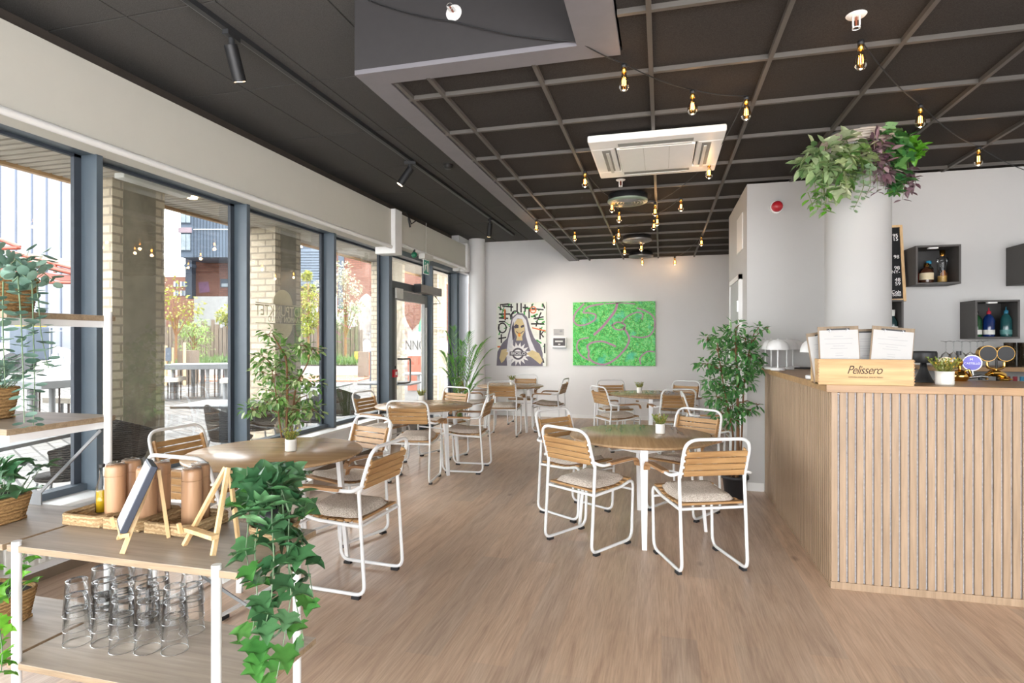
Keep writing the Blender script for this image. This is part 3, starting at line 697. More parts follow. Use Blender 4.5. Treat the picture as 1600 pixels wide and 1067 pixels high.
# ================================================================== PLANTS
def leaf(m, p, d, nrm, L, W, kind='oval'):
    p = Vector(p); d = Vector(d).normalized(); x = d.cross(Vector(nrm))
    if x.length < 1e-3: x = d.orthogonal()
    x.normalize(); z = x.cross(d)
    def T(a, b, c=0): return p+x*(a*W)+d*(b*L)+z*(c*W)
    if kind == 'oval':
        vs = [T(0,0), T(0,.35,-.08), T(0,.72,-.08), T(0,1,-.2), T(.42,.3,.1), T(.36,.68,.06), T(-.42,.3,.1), T(-.36,.68,.06)]
        m.add(vs, [(0,4,1),(1,4,5,2),(2,5,3),(0,1,6),(1,2,7,6),(2,3,7)], True)
    elif kind == 'round':
        vs = [T(0,.5,-.06)]+[T(.5*math.sin(2*PI*k/8), .5-.5*math.cos(2*PI*k/8), .05) for k in range(8)]
        m.add(vs, [(0,1+(k+1) % 8,1+k) for k in range(8)], True)
    elif kind == 'ivy':
        o = [(.0,.0),(.2,-.16),(.5,-.06),(.40,.2),(.66,.36),(.34,.52),(.2,.78),(0,1.05)]
        hh = [0,.04,.0,.07,-.05,.07,.03,-.16]
        vs = [T(0,.3,-.05), T(0,.62,-.08)]+[T(a,b,c) for (a,b),c in zip(o,hh)]+[T(-a,b,c) for (a,b),c in list(zip(o,hh))[1:7]]
        R_ = [2,3,4,5,6,7,8,9]; L_ = [2,10,11,12,13,14,15,9]
        fs = [(0,R_[0],R_[1]),(0,R_[1],R_[2]),(0,R_[2],R_[3]),(0,R_[3],1),(1,R_[3],R_[4]),(1,R_[4],R_[5]),(1,R_[5],R_[6]),(1,R_[6],R_[7])]
        fs += [(0,L_[1],L_[0]),(0,L_[2],L_[1]),(0,L_[3],L_[2]),(0,1,L_[3]),(1,L_[4],L_[3]),(1,L_[5],L_[4]),(1,L_[6],L_[5]),(1,L_[7],L_[6])]
        m.add(vs, fs, True)
    elif kind == 'blade':
        vs = [T(-.5,0), T(.5,0), T(.4,.5,.15), T(-.4,.5,.15), T(0,1,-.2)]
        m.add(vs, [(0,1,2,3),(3,2,4)], True)
def rv(r): 
    while True:
        v = Vector((r.uniform(-1,1), r.uniform(-1,1), r.uniform(-1,1)))
        if .05 < v.length < 1: return v
G = {}
G['ficus'] = leafmat('ficus leaves', ['#55833c', '#74a04e', '#44732f', '#a4bd78', '#b9c795', '#648f45'])
G['ficus2'] = leafmat('deep ficus leaves', ['#3e7a42', '#57934c', '#356c3a', '#74ab60', '#4b8650', '#93bd7a'])
G['palm'] = leafmat('palm fronds', ['#5f9c44', '#7dbb52', '#4a853c', '#92c864', '#659c4a'], tr=.35)
G['ivy'] = leafmat('ivy leaves', ['#37633f', '#4a7a4c', '#5b8a5a', '#2f5838', '#42724a', '#6a9466'], .35, .1)
G['ivyl'] = leafmat('young ivy leaves', ['#4b8a40', '#649f4e', '#437f3c'], .4, .3)
G['euca'] = leafmat('eucalyptus leaves', ['#6a8c7e', '#86a796', '#5a7c6e', '#97b4a5', '#729584'], .5, .15)
G['vari'] = leafmat('variegated leaves', ['#7fa06a', '#a9c08c', '#5e8a52', '#c3d3a6', '#86ab74'], .45, .25)
G['tradesc'] = leafmat('purple striped leaves', ['#6b4a58', '#8d6d78', '#b9a3ab', '#523644', '#9a8088'], .4, .2)
G['lime'] = leafmat('lime leaves', ['#58a02c', '#79bd3a', '#4b8c2c'], .4, .3)
G['moss'] = leafmat('dusty green leaves', ['#8fb08a', '#a6c49c', '#7b9f78'], .5, .25)
G['pot'] = leafmat('table plant leaves', ['#6f8a3a', '#8fa24a', '#b2a548', '#7a6c3a', '#5e7d3a'], .5, .25)
G['yellow'] = leafmat('yellow flowers', ['#c79a2a', '#d8b23c', '#8a9a3a', '#6f8f3c'], .6, .2)
def cluster(m, c, rad, n, r, kind, L, W, out=.8, sq=.8, droop=.35):
    c = Vector(c)
    for k in range(n):
        v = rv(r); v.z *= sq; p = c+v*rad
        d = (v.normalized()*out+rv(r)*.6+Vector((0,0,-droop)))
        leaf(m, p, d, Vector((0,0,1))+rv(r)*.7, L*r.uniform(.7,1.2), W*r.uniform(.8,1.15), kind)
def tree_plant(label, loc, pot, clusters, trunks, mat_, seed, L, W, dens, potmat, kind='oval'):
    """clusters given as (x,y,z,r) relative to the pot base, trunks as lists of relative points"""
    r = random.Random(seed)
    t = thing('potted_ficus', label, 'plant', loc)
    rp, hp = pot
    MB().lathe([(.001,0), (rp*.74,0), (rp*.95,hp*.86), (rp*1.06,hp*.86), (rp*1.06,hp), (rp*.95,hp), (rp*.9,hp*.9)], 24).build('pot', potmat, t)
    MB().lathe([(.001,hp*.9), (rp*.93,hp*.9)], 20).build('soil', M['soil'], t)
    st = MB()
    for tr, r0 in trunks: st.tube(fillet(tr, .08, 3), r0, 7, r1=r0*.45)
    fo = MB()
    for (x, y, z, rad) in clusters:
        c = Vector((x, y, z)); best = None
        for tr, r0 in trunks:
            for a, b in zip(tr[:-1], tr[1:]):
                for u in (0,.5,1):
                    p = Vector(a).lerp(Vector(b), u)
                    if p.z < z and (best is None or (p-c).length < (best-c).length): best = p
        if best is None: best = Vector(trunks[0][0][-1])
        st.tube([best, best.lerp(c, .5)+Vector((0,0,.03)), c], .006, 5, r1=.003)
        for k in range(5):
            e = c+rv(r)*rad*.8; st.tube([c, e], .003, 4, r1=.0015)
        cluster(fo, c, rad, int(dens*rad*rad*1000/1), r, kind, L, W)
    st.build('stem', M['bark'], t); fo.build('foliage', mat_, t)
    return t
def pxcl(lst, d, base):     # cluster centres read off the survey at depth d (+ own offset), relative to base
    out = []
    for (x, y, rp, off) in lst:
        p = at(x, y, d+off)-Vector(base); out.append((p.x, p.y, p.z, rp/F*(d+off)*.86))
    return out
# ficus behind the front left table
b = Vector((-3.02, 4.22, 0)); d = -SY*b.x+CY*b.y
tr = lambda pts: [tuple(at(x, y, d+o)-b) for x, y, o in pts]
tree_plant('variegated ficus tree with open crown standing at the window behind the front left table', b, (.15,.26),
   pxcl([(420,522,16,0),(436,545,20,.05),(415,560,20,-.1),(445,565,18,.1),(430,585,22,0),(408,580,16,.1),(475,545,18,0),(492,548,14,.05),(468,540,12,-.1),(455,590,18,.05),(470,595,18,-.05),(490,600,16,0),(480,618,14,.1),(415,628,20,0),(435,622,20,-.1),(395,640,18,0),(450,635,22,.1),(470,640,18,0),(490,640,16,-.05),(440,650,18,.05),(420,610,16,.1),(462,655,14,0)], d, b),
   [([(0,0,.2)]+tr([(447,690,0),(449,610,0),(448,560,.02),(430,530,0)]), .014), ([(.03,.02,.2)]+tr([(455,670,.05),(462,600,.05),(480,570,.02),(485,550,0)]), .010), ([(-.03,.0,.2)]+tr([(438,670,-.05),(432,620,-.05),(425,580,0)]), .009)],
   G['ficus'], 4, .062, .034, 6.0, M['pot_white'])
# ficus in a black pot by the bar
b = Vector((.655, 5.62, 0)); d = -SY*b.x+CY*b.y
tree_plant('tall dense ficus in a black pot between the bar end and white block', b, (.115,.21),
   pxcl([(1150,512,16,0),(1140,525,20,.05),(1165,530,20,0),(1185,512,10,-.05),(1198,512,6,-.05),(1120,528,14,0),(1105,530,12,.05),(1148,545,24,0),(1172,555,22,-.05),(1125,548,16,.05),(1105,570,16,0),(1130,572,22,.05),(1155,578,26,0),(1180,570,18,-.05),(1092,568,8,0),(1115,595,20,0),(1140,605,24,.05),(1165,595,18,0),(1120,620,20,0),(1145,635,24,0),(1125,645,18,.05),(1160,645,12,0),(1172,640,10,-.1),(1183,632,8,-.15),(1140,655,14,0)], d, b),
   [([(0,0,.15)]+tr([(1153,730,0),(1153,660,0),(1152,600,0),(1150,540,0)]), .020), ([(.02,.02,.15)]+tr([(1158,700,.05),(1162,600,.05),(1172,540,0)]), .012), ([(-.03,.0,.15)]+tr([(1146,680,-.05),(1132,610,0),(1122,550,0)]), .010)],
   G['ficus2'], 9, .066, .032, 6.5, M['pot_black'])
# palm in the back corner
def palm():
    r = random.Random(5); b = Vector((-2.92, 8.05, 0)); d = -SY*b.x+CY*b.y
    t = thing('potted_palm', 'green areca palm with feathery fronds in front of the round corner column', 'plant', b)
    MB().lathe([(.001,0),(.13,0),(.17,.28),(.16,.28),(.15,.25)], 24).build('pot', M['pot_white'], t); MB().lathe([(.001,.25),(.15,.25)], 16).build('soil', M['soil'], t)
    st = MB(); fo = MB()
    tips = [(698,520,0),(688,548,-.1),(690,575,0),(708,512,.1),(722,535,0),(765,527,-.1),(755,535,.1),(770,545,0),(745,540,.2),(735,520,.1),(760,570,0),(750,585,.1),(705,590,-.2),(712,560,-.1),(762,590,-.1),(728,560,.1),(700,555,.1),(742,600,-.15)]
    for i, (x, y, o) in enumerate(tips):
        tip = at(x, y, d+o)-b; base = Vector((r.uniform(-.05,.05), r.uniform(-.05,.05), .25))
        mid = base.lerp(tip, .55); mid.z = max(mid.z, tip.z*.82)+.16
        P = [base*(1-u)**2+mid*2*u*(1-u)+tip*u*u for u in [k/24 for k in range(25)]]
        st.tube(P, .007, 5, r1=.002)
        for k in range(8, 25):
            tg = (P[min(24,k+1)]-P[k-1]).normalized(); up = Vector((0,0,1)); sd = tg.cross(up).normalized()
            L = .20*(1-.6*abs((k-15)/11))
            for s_ in (-1, 1):
                dd = tg*.75+sd*s_*.8+Vector((0,0,-.12+r.uniform(-.15,.1))); leaf(fo, P[k], dd, up+sd*s_*.3, L, .016, 'blade')
    st.build('stem', M['stem'], t); fo.build('foliage', G['palm'], t)
palm()
def vine(m, st, pts, step, kind, L, W, r, spread=.6, pair=True, sub=None, young=None):
    P = []
    pts = [Vector(p) for p in pts]
    for i in range(len(pts)-1):
        n = max(2, int((pts[i+1]-pts[i]).length/step))
        for k in range(n): P.append(pts[i].lerp(pts[i+1], k/n))
    P.append(pts[-1]); st.tube(P, .0028, 5, r1=.0014)
    for i, p in enumerate(P):
        tg = (P[min(len(P)-1, i+1)]-P[max(0, i-1)]).normalized()
        a0 = r.uniform(0, 2*PI)
        for q in ((0, PI) if pair else (a0,)):
            o = tg.orthogonal().normalized(); sd = Matrix.Rotation(a0+q+r.uniform(-.4,.4), 3, tg) @ o
            dd = sd*1.0+tg*spread+rv(r)*.35
            mm = m if young is None or i < len(P)*.72 else young
            leaf(mm, p+sd*.006, dd, -tg+rv(r)*.5+Vector((.2,-.3,.5)), L*r.uniform(.75,1.15)*(1-.3*i/len(P)), W*r.uniform(.85,1.1)*(1-.3*i/len(P)), kind)
def small_pot(loc, label, seed, grp='small white ribbed pots on the tables'):
    r = random.Random(seed)
    t = thing('flower_pot', label, 'potted plant', loc, 0, grp)
    prof = [(.001,0),(.033,0),(.036,.004)]
    for k in range(8): prof += [(.037,.008+k*.008),(.035,.012+k*.008)]
    prof += [(.037,.078),(.033,.078),(.032,.07)]
    MB().lathe(prof, 24).build('pot', M['pot_white'], t)
    MB().lathe([(.001,.07),(.032,.07)], 16).build('soil', M['soil'], t)
    f = MB(); 
    for k in range(70):
        a = r.uniform(0, 2*PI); rr = r.uniform(0,.026); h = r.uniform(.02,.075)
        p = Vector((rr*math.cos(a), rr*math.sin(a), .068)); q = p+Vector((math.cos(a)*h*.5, math.sin(a)*h*.5, h))
        f.tube([p, q], .0009, 3, caps=False); leaf(f, p.lerp(q,.6), q-p+rv(r)*.05, rv(r), .022, .011); leaf(f, q, q-p+rv(r)*.04, rv(r), .018, .013)
    f.build('foliage', G['pot'], t)
small_pot((-.01,4.62,.72), 'small white pot plant on the front right table', 1)
small_pot((-2.36,3.27,.72), 'small white pot plant on the front left table', 2)
small_pot((-2.77,6.32,.72), 'small white pot plant on the middle left table by the door', 3)
small_pot((-2.42,9.25,.72), 'small white pot plant on the table below the portrait painting', 4)
small_pot((-.3,8.2,.72), 'small white pot plant on the table below the green painting', 5)
# ================================================================== SHELVES AND WHAT STANDS ON THEM
Y0, Y1 = 1.455, 1.835
SXL, SXR = -2.113, -1.285
def shelf_board(m_parent, x0, x1, y0, y1, z, lbl=None):
    o = MB().bx(x0, x1, y0, y1, z-.022, z-.0015).build('shelf_core', M['shelf_edge'], m_parent, .001, 1)
    MB().bx(x0, x1, y0, y1, z-.0015, z).build('shelf_board', M['shelf'], m_parent)
t = thing('low_shelf', 'low two tier shelf with white tube legs and grey oak boards carrying the tumblers', 'shelf unit', (-1.65, 1.64, 0))
o = Vector(t.location)
for z in (.75, .355): shelf_board(t, -2.150-o.x, -1.225-o.x, 1.442-o.y, 1.845-o.y, z)
for (x, y) in ((SXL+.002, Y0-.008), (SXR-.018, Y0-.008), (SXR+.012, 1.80)):
    MB().cyl((x-o.x, y-o.y, 0), (x-o.x, y-o.y, .765), .0145, 16).build('leg', M['white_metal'], t)
for z in (.715, .32):
    f = MB().bx(-2.09-o.x, -1.26-o.x, 1.50-o.y, 1.52-o.y, z-.012, z+.012).bx(-2.09-o.x, -1.26-o.x, 1.76-o.y, 1.78-o.y, z-.012, z+.012)
    f.bx(-1.31-o.x, -1.29-o.x, 1.46-o.y, 1.80-o.y, z-.012, z+.012); f.build('rail', M['white_metal'], t)
MB().bar((-2.09-o.x, 1.83-o.y, .70), (-1.27-o.x, 1.83-o.y, .34), .012, .004, (0,1,0)).build('brace', M['grey_metal'], t)
t = thing('tall_shelf', 'tall open shelf with grey tube post and four boards at the left window', 'shelf unit', (-2.58, 1.66, 0))
o = Vector(t.location)
for z in (.75, .355): shelf_board(t, -3.05-o.x, -2.170-o.x, 1.442-o.y, 1.845-o.y, z)
for z in (1.545, 1.137): shelf_board(t, -3.05-o.x, -2.180-o.x, 1.462-o.y, 1.868-o.y, z)
for x in (-3.03, -2.175): MB().cyl((x-o.x, 1.83-o.y, 0), (x-o.x, 1.83-o.y, 1.56), .0145, 16).build('post', M['white_metal'], t)
MB().cyl((-3.03-o.x, Y0-o.y, 0), (-3.03-o.x, Y0-o.y, .765), .0145, 16).build('post', M['white_metal'], t)
for z in (1.51, 1.10):
    MB().bx(-3.03-o.x, -2.21-o.x, 1.50-o.y, 1.515-o.y, z-.013, z+.013).bx(-2.215-o.x, -2.195-o.x, 1.48-o.y, 1.83-o.y, z-.013, z+.013).bx(-3.04-o.x, -3.02-o.x, 1.48-o.y, 1.83-o.y, z-.013, z+.013).build('rail', M['white_metal'], t)
MB().bx(-2.70-o.x, -2.53-o.x, 1.828-o.y, 1.832-o.y, .75, .81).build('gusset_plate', M['grey_metal'], t)
for s, x in ((1, -2.54), (-1, -2.69)):
    MB().bar((x-o.x, 1.83-o.y, .80), ((-2.21 if s > 0 else -3.02)-o.x, 1.83-o.y, 1.08), .012, .005, (0,1,0)).build('brace', M['grey_metal'], t)
# tumblers, stacked upside down by threes
def tumbler():
    t = thing('tumbler', '', 'glass', (0,0,0), 0, 'clear tumblers stacked upside down on the low shelf')
    prof = [(.0425,0),(.0405,.03),(.0365,.085),(.033,.118),(.030,.124),(.001,.1245)]
    inn = [(.0415,0),(.0393,.03),(.0352,.085),(.0312,.106),(.001,.109)]
    MB().lathe(prof, 28).build('glass_body', M['tumbler'], t)
    for nm, r, z, q in (('rim', .0422, .0012, .0013), ('base_ring', .0315, .121, .0026)):
        MB().tube([(r*math.cos(a*PI/14), r*math.sin(a*PI/14), z) for a in range(28)], q, 6, True).build(nm, M['tumbler_rim'], t)
    return t
tm = None
stk = [(120,1003,'leftmost front stack'),(164,1003,'second stack from the left in the front row'),(192,1013,'stack at the middle of the front row'),(231,1014,'fourth stack from the left in the front row'),(273,1015,'rightmost front stack'),
       (160,978,'left stack of the back row'),(190,972,'second stack of the back row'),(221,972,'middle stack of the back row'),(247,976,'fourth stack of the back row'),(300,985,'rightmost back stack')]
for i, (x, y, nm) in enumerate(stk):
    p = onz(x, y, .357)
    if i >= 5: p = Vector((p.x, min(1.80, p.y+.0), p.z))
    for k in range(3):
        lb = '%s upside down tumbler of the %s' % (['bottom', 'middle', 'topmost'][k], nm)
        loc = (p.x, p.y, .3552+k*.052)
        if tm is None: tm = tumbler(); tm.location = loc; tm['label'] = lb
        else: dup(tm, loc, 0, lb)
# seagrass trays
def tray(cx, cy, w, dp, rz, label):
    t = thing('seagrass_tray', label, 'tray', (cx, cy, .7505), rz, 'flat seagrass trays')
    m = MB(); m.bx(-w/2, w/2, -dp/2, dp/2, 0, .012); m.build('base', M['seagrass'], t, .004)
    pts = fillet([(-w/2,-dp/2,0),(w/2,-dp/2,0),(w/2,dp/2,0),(-w/2,dp/2,0)], .03, 4, True); m = MB()
    for z in (.014, .026, .037): m.tube([Vector(p)+Vector((0,0,z)) for p in pts], .0095, 7, True)
    m.build('rim', M['seagrass'], t)
tray(-2.092, 1.745, .18, .19, .0, 'left seagrass tray with the oil bottle at its back'); tray(-1.905, 1.745, .165, .19, 0, 'middle seagrass tray under the wooden mills behind the dark menu slate'); tray(-1.70, 1.745, .20, .19, 0, 'right seagrass tray behind the empty easel')
mill0 = None
def mill(x, y, lb):
    global mill0
    if mill0: return dup(mill0, (x, y, .763), R.uniform(0,6), lb)
    t = thing('pepper_mill', lb, 'mill', (x, y, .763), 0, 'tall beech mills with clear lids')
    MB().lathe([(.001,0),(.0335,0),(.0345,.004),(.0345,.165)], 32).build('body', M['beech'], t)
    MB().lathe([(.0342,.166),(.0345,.168),(.0345,.198),(.031,.207),(.001,.2075)], 32).build('head', M['beech'], t)
    MB().lathe([(.030,.2078),(.031,.212),(.02,.2155),(.001,.216)], 24).cyl((.01,0,.214),(.01,0,.223),.002,6).build('lid', M['clearglass'], t)
    mill0 = t; return t
mill(-2.02, 1.73, 'leftmost beech mill beside the oil bottle'); mill(-2.03, 1.805, 'beech mill second from the left, at the back of the tray'); mill(-1.86, 1.72, 'beech mill right behind the dark menu slate'); mill(-1.88, 1.80, 'beech mill at the back right of the middle tray')
mill(-1.68, 1.745, 'front beech mill behind the empty easel'); mill(-1.705, 1.81, 'rightmost beech mill behind the empty easel')
t = thing('oil_bottle', 'slim glass bottle of yellow oil behind the leftmost mill', 'bottle', (-2.152, 1.785, .763))
MB().lathe([(.001,0),(.021,0),(.022,.005),(.022,.10),(.010,.135),(.009,.175),(.011,.178)], 20).build('glass', M['clearglass'], t)
MB().lathe([(.001,.003),(.0195,.003),(.0195,.085),(.001,.085)], 16).build('oil', plain('yellow oil', '#b8961f', .2), t)
MB().cyl((0,0,.178),(0,0,.19),.011,12).build('cap', M['black'], t)
def easel(p, rz, label, lean=.42):
    t = thing('tabletop_easel', label, 'easel', (p.x, p.y, .7505), rz, 'small pine easels')
    Hh = .255; w = .086; k = math.tan(lean)*.55
    top = Vector((0, .045, Hh))
    for s in (-1, 1): MB().bar((s*w, -.055, 0), (s*.006, .045, Hh), .013, .015, (0,-1,0)).build('front_leg', M['pine'], t, .001, 1)
    MB().bar((0, .085, 0), (0, .055, Hh-.012), .014, .012, (0,1,0)).build('rear_leg', M['pine'], t, .001, 1)
    MB().bx(-.082, .088, -.062, -.035, .05, .064).build('ledge', M['pine'], t, .001, 1)
    MB().bar((-.08,-.068,.046), (-.08,-.076,.082), .012, .012, (1,0,0)).build('stop', M['pine'], t, .001, 1)
    MB().cyl((0,.055,Hh-.02),(0,.062,Hh-.02),.005,8).build('hinge_pin', M['brass'], t)
    return t
pe = onz(205, 845, .7505); pe2 = onz(315, 852, .7505)
easel(Vector((-1.73, 1.572, 0)), -.66, 'small pine easel holding the dark framed menu slate')
easel(Vector((-1.463, 1.615, 0)), -.305, 'small empty pine easel at the right end of the low shelf')
rzb = -.66
t = thing('menu_slate', 'dark framed tabletop menu slate with pale face leaning on the left easel', 'menu stand', (-1.73, 1.572, .7505), rzb)
Mx = Matrix.Translation((0, -.058, .066)) @ Matrix.Rotation(-.40, 4, 'X')
MB().bx(-.075, .085, -.004, .017, 0, .225, Mx).build('frame', plain('blue black frame', '#2a3140', .5), t, .002)
MB().bx(-.067, .077, -.0052, -.004, .008, .217, Mx).build('face', plain('pale slate face', '#b9bcc2', .6), t)
# woven baskets with trailing plants
def basket(t, w, d, h, z=0):
    m = MB(); n = 32
    for k in range(int(h/.011)):
        zz = .006+k*.011; g = .82+.18*min(1, zz/h); pts = []
        for a in range(n):
            th = 2*PI*a/n; c, s_ = math.cos(th), math.sin(th)
            pts.append((w/2*g*math.copysign(abs(c)**.55, c), d/2*g*math.copysign(abs(s_)**.55, s_), zz+z+.0015*(a % 2)))
        m.tube(pts, .0075, 6, True)
    m.bx(-w*.38, w*.38, -d*.38, d*.38, z, z+.012)
    m.build('basket', M['basket'], t)
    MB().bx(-w*.42, w*.42, -d*.42, d*.42, h*.8+z, h*.86+z).build('soil', M['soil'], t)
def hanging(name, label, loc, bw, bd, bh, vines, mat_, seed, step, kind, L, W, top=0, tl=.07, tw=.05, spread=.25, pair=True, young=None, pot=None):
    r = random.Random(seed); t = thing(name, label, 'plant', loc); b = Vector(loc)
    if pot: MB().lathe([(.001,0),(pot*.8,0),(pot,bh),(pot*.92,bh),(pot*.9,bh*.85)], 20).build('pot', M['pot_black'], t)
    else: basket(t, bw, bd, bh)
    fo = MB(); st = MB(); yg = MB()
    for v in vines: vine(fo, st, [Vector(p)-b for p in v], step, kind, L, W, r, spread, pair, young=yg if young else None)
    for k in range(top):
        a = r.uniform(0, 2*PI); rr = math.sqrt(r.random())
        p = Vector((bw/2*rr*math.cos(a), bd/2*rr*math.sin(a), bh*.85)); q = p+Vector((p.x*.5, p.y*.5, r.uniform(.03,.12)))
        st.tube([p, q], .002, 4, r1=.001); dd = Vector((p.x, p.y, r.uniform(-.02,.06)))+rv(r)*.06
        leaf(fo, q, dd, Vector((0,-.3,1))+rv(r)*.6, tl*r.uniform(.75,1.15), tw*r.uniform(.85,1.1), kind)
    st.build('stem', plain('trailing stem', '#6b8263', .6), t); fo.build('foliage', mat_, t)
    if yg.v: yg.build('young_foliage', young, t)
    return t
# eucalyptus on the top shelf
E0 = Vector((-2.50, 1.64, 1.546))
def vp(lst, X=None, d=None): return [at(x, y, dd) for x, y, dd in lst]
V = [[(20,440,1.98),(28,432,1.95),(33,500,1.94),(36,580,1.93),(38,660,1.93)], [(30,425,2.0),(50,440,1.98),(52,520,1.98),(54,600,1.98),(52,665,1.98)], [(35,420,2.05),(58,445,2.06),(64,520,2.05),(72,560,2.05),(76,575,2.05)],
     [(20,430,2.0),(45,418,2.05),(70,428,2.06),(85,440,2.06)], [(5,440,1.95),(4,500,1.92),(6,560,1.92),(8,600,1.92)], [(10,420,2.0),(25,405,2.0),(48,425,2.0),(62,440,2.0)], [(0,420,2.0),(8,398,2.0),(24,408,2.0)]]
hanging('hanging_eucalyptus', 'silver dollar eucalyptus trailing from a woven basket on the top shelf', E0, .22, .22, .15, [vp(v) for v in V], G['euca'], 21, .028, 'round', .048, .040, 46, .05, .044, .15)
t2 = hanging('basket_plant', 'bushy blue green plant in a woven basket on the middle shelf', Vector((-2.575, 1.62, 1.138)), .22, .22, .13, [], G['euca'], 22, .03, 'round', .045, .04, 80, .045, .042)
r_ = random.Random(2); gl = MB()
for k in range(9): leaf(gl, (r_.uniform(-.06,.08), r_.uniform(-.08,.02), .14), Vector((r_.uniform(.1,.5), -.3, r_.uniform(.3,.9))), Vector((0,-1,.3)), r_.uniform(.1,.19), .016, 'blade')
gl.build('lime_blade', G['lime'], t2)
hanging('basket_ivy', 'dark green ivy in a low woven basket on the table height board at left', Vector((-2.50, 1.60, .7505)), .26, .22, .105, [], G['ivy'], 23, .03, 'ivy', .07, .07, 46, .075, .075)
hanging('basket_ivy', 'small trailing ivy in a woven basket on the lowest board at the left edge', Vector((-2.50, 1.62, .3555)), .26, .22, .13, [[at(-12,930,1.82),at(0,985,1.72),at(4,1020,1.68),at(2,1050,1.66)]], G['lime'], 24, .05, 'ivy', .05, .05, 26, .05, .05)
# ivy trailing off the front right corner
I0 = Vector((-1.335, 1.755, .7570))
VI = [[(415,770,1.9),(405,800,1.84),(398,860,1.72),(402,930,1.68),(395,985,1.68),(382,1010,1.68)], [(425,765,1.9),(425,810,1.80),(428,870,1.70),(424,940,1.68),(408,1000,1.68),(398,1030,1.68)], [(440,765,1.9),(452,800,1.82),(450,870,1.74),(462,940,1.74),(475,1000,1.74)], [(440,770,1.9),(448,850,1.78),(455,930,1.70),(442,1010,1.68),(432,1060,1.66)], [(410,770,1.9),(390,800,1.84),(384,860,1.72),(392,910,1.68)], [(430,760,1.95),(470,790,1.92),(485,800,1.9)], [(435,800,1.85),(470,840,1.80),(478,870,1.78),(490,935,1.78)], [(420,780,1.85),(395,770,1.86),(388,790,1.84)], [(428,760,1.9),(405,745,1.9),(390,760,1.88)]]
hanging('trailing_ivy', 'long trailing ivy in a black pot hanging over the right end of the low shelf', I0, .12, .12, .10, [vp(v) for v in VI], G['ivy'], 31, .044, 'ivy', .088, .086, 32, .09, .09, .5, False, G['ivyl'], pot=.06)
t = thing('seagrass_saucer', 'low round seagrass saucer under the trailing ivy pot', 'saucer', (-1.335, 1.755, .7502))
m = MB()
for k in range(4): m.tube([((.068+.004*k)*math.cos(a*PI/14), (.068+.004*k)*math.sin(a*PI/14), .008+.011*k) for a in range(28)], .0075, 6, True)
m.lathe([(.001,0),(.07,0),(.07,.006),(.001,.006)], 24); m.build('saucer', M['seagrass'], t)
# ================================================================== BAR
BX, BY, BZ = .955, 3.70, 1.19
t = thing('bar_counter', 'angled bar counter clad in pale oak slats with grey felt between', 'bar', (BX, BY, 0))
m = MB(); n = int((XR-BX-.02)/.0447)
for k in range(n): m.bx(.004+k*.0447, .004+k*.0447+.0335, 0, .018, .04, 1.147)
m.build('slat_panel', M['bar_oak'], t, .0015, 1)
m = MB(); n = int((5.915-BY)/.0447)
for k in range(n): m.bx(0, .018, .02+k*.0447, .02+k*.0447+.0335, .012, 1.147)
m.build('slat_panel', M['bar_oak'], t, .0015, 1)
MB().bx(.012, XR-BX-.02, .014, .03, .0, 1.147).bx(.012, .03, .03, 5.915-BY, 0, 1.147).build('felt_backing', M['felt'], t)
MB().bx(0, XR-BX-.02, -.002, .014, 0, .04).bx(0, .012, 0, 5.915-BY, 0, .012).build('plinth', M['bar_oak'], t)
MB().bx(.03, XR-BX-.02, .03, .05, 0, 1.147).bx(.03, .05, .05, 5.915-BY, 0, 1.147).build('carcass', M['white_trim'], t)
w = MB().prism([(.925,3.665),(XR,3.665),(XR,4.30),(1.185,4.30),(1.185,5.06),(1.62,5.06),(1.62,5.915),(.925,5.915)], 1.147, BZ).build('bar_worktop', M['bar_top'], None, .002)
tag(w, 'oak worktop running around the corner of the slatted bar', 'worktop')
MB().cyl((.02, .012, 1.147-.012), (.07, .012, 1.147-.012), .006, 8).build('light_strip_end', M['chrome'], t)
struct(MB().lathe([(.215, 0), (.215, ZG+.02)], 48, (1.415, 4.78, 0)).build('wall_round_column', M['white_col_dimmed']))
MB().bx(0,0,0,0,0,0)
# mushroom lamps
lamp0 = None
def mlamp(x, Y, lb):
    global lamp0
    p = ony(x, 575, Y); p.z = BZ
    if lamp0: return dup(lamp0, p, 0, lb)
    t = thing('table_lamp', lb, 'lamp', p, 0, 'white mushroom table lamps on the bar end')
    MB().lathe([(.001,0),(.058,0),(.06,.003),(.06,.02),(.056,.024),(.001,.024)], 28).build('base', M['white_metal'], t)
    MB().cyl((0,0,.024),(0,0,.19),.0065,10).build('stem', M['white_metal'], t)
    MB().lathe([(.094,.178),(.091,.205),(.080,.232),(.06,.253),(.03,.266),(.001,.269),(.001,.265),(.028,.262),(.056,.25),(.076,.229),(.087,.204),(.091,.178)], 32).build('lamp_shade', M['white_metal'], t)
    MB().lathe([(.001,.262),(.009,.272),(.001,.278)], 10).build('finial', M['white_metal'], t)
    lamp0 = t; return t
mlamp(1196, 5.80, 'white mushroom lamp at the far left end of the row by the wall'); mlamp(1205, 5.60, 'white mushroom lamp second from the left of the row'); mlamp(1215.5, 5.38, 'white mushroom lamp nearest the camera in the row by the wall')
mlamp(1229.5, 5.58, 'white mushroom lamp fourth from the left of the row'); mlamp(1239, 5.79, 'white mushroom lamp at the right end of the row'); mlamp(1274, 4.22, 'single white mushroom lamp half hidden behind the wine crate')
def bottle(name, p, label, prof, mt, cap=None, capm=None, lab=None, labm=None, cat='bottle', grp=None):
    t = thing(name, label, cat, p, 0, grp)
    MB().lathe(prof, 20).build('body', mt, t)
    if cap: MB().lathe(cap, 16).build('cap', capm, t)
    if lab: MB().lathe([(lab[0], lab[1]), (lab[0], lab[2])], 20).build('label', labm, t)
    return t
p = onz(1263, 574.5, BZ)
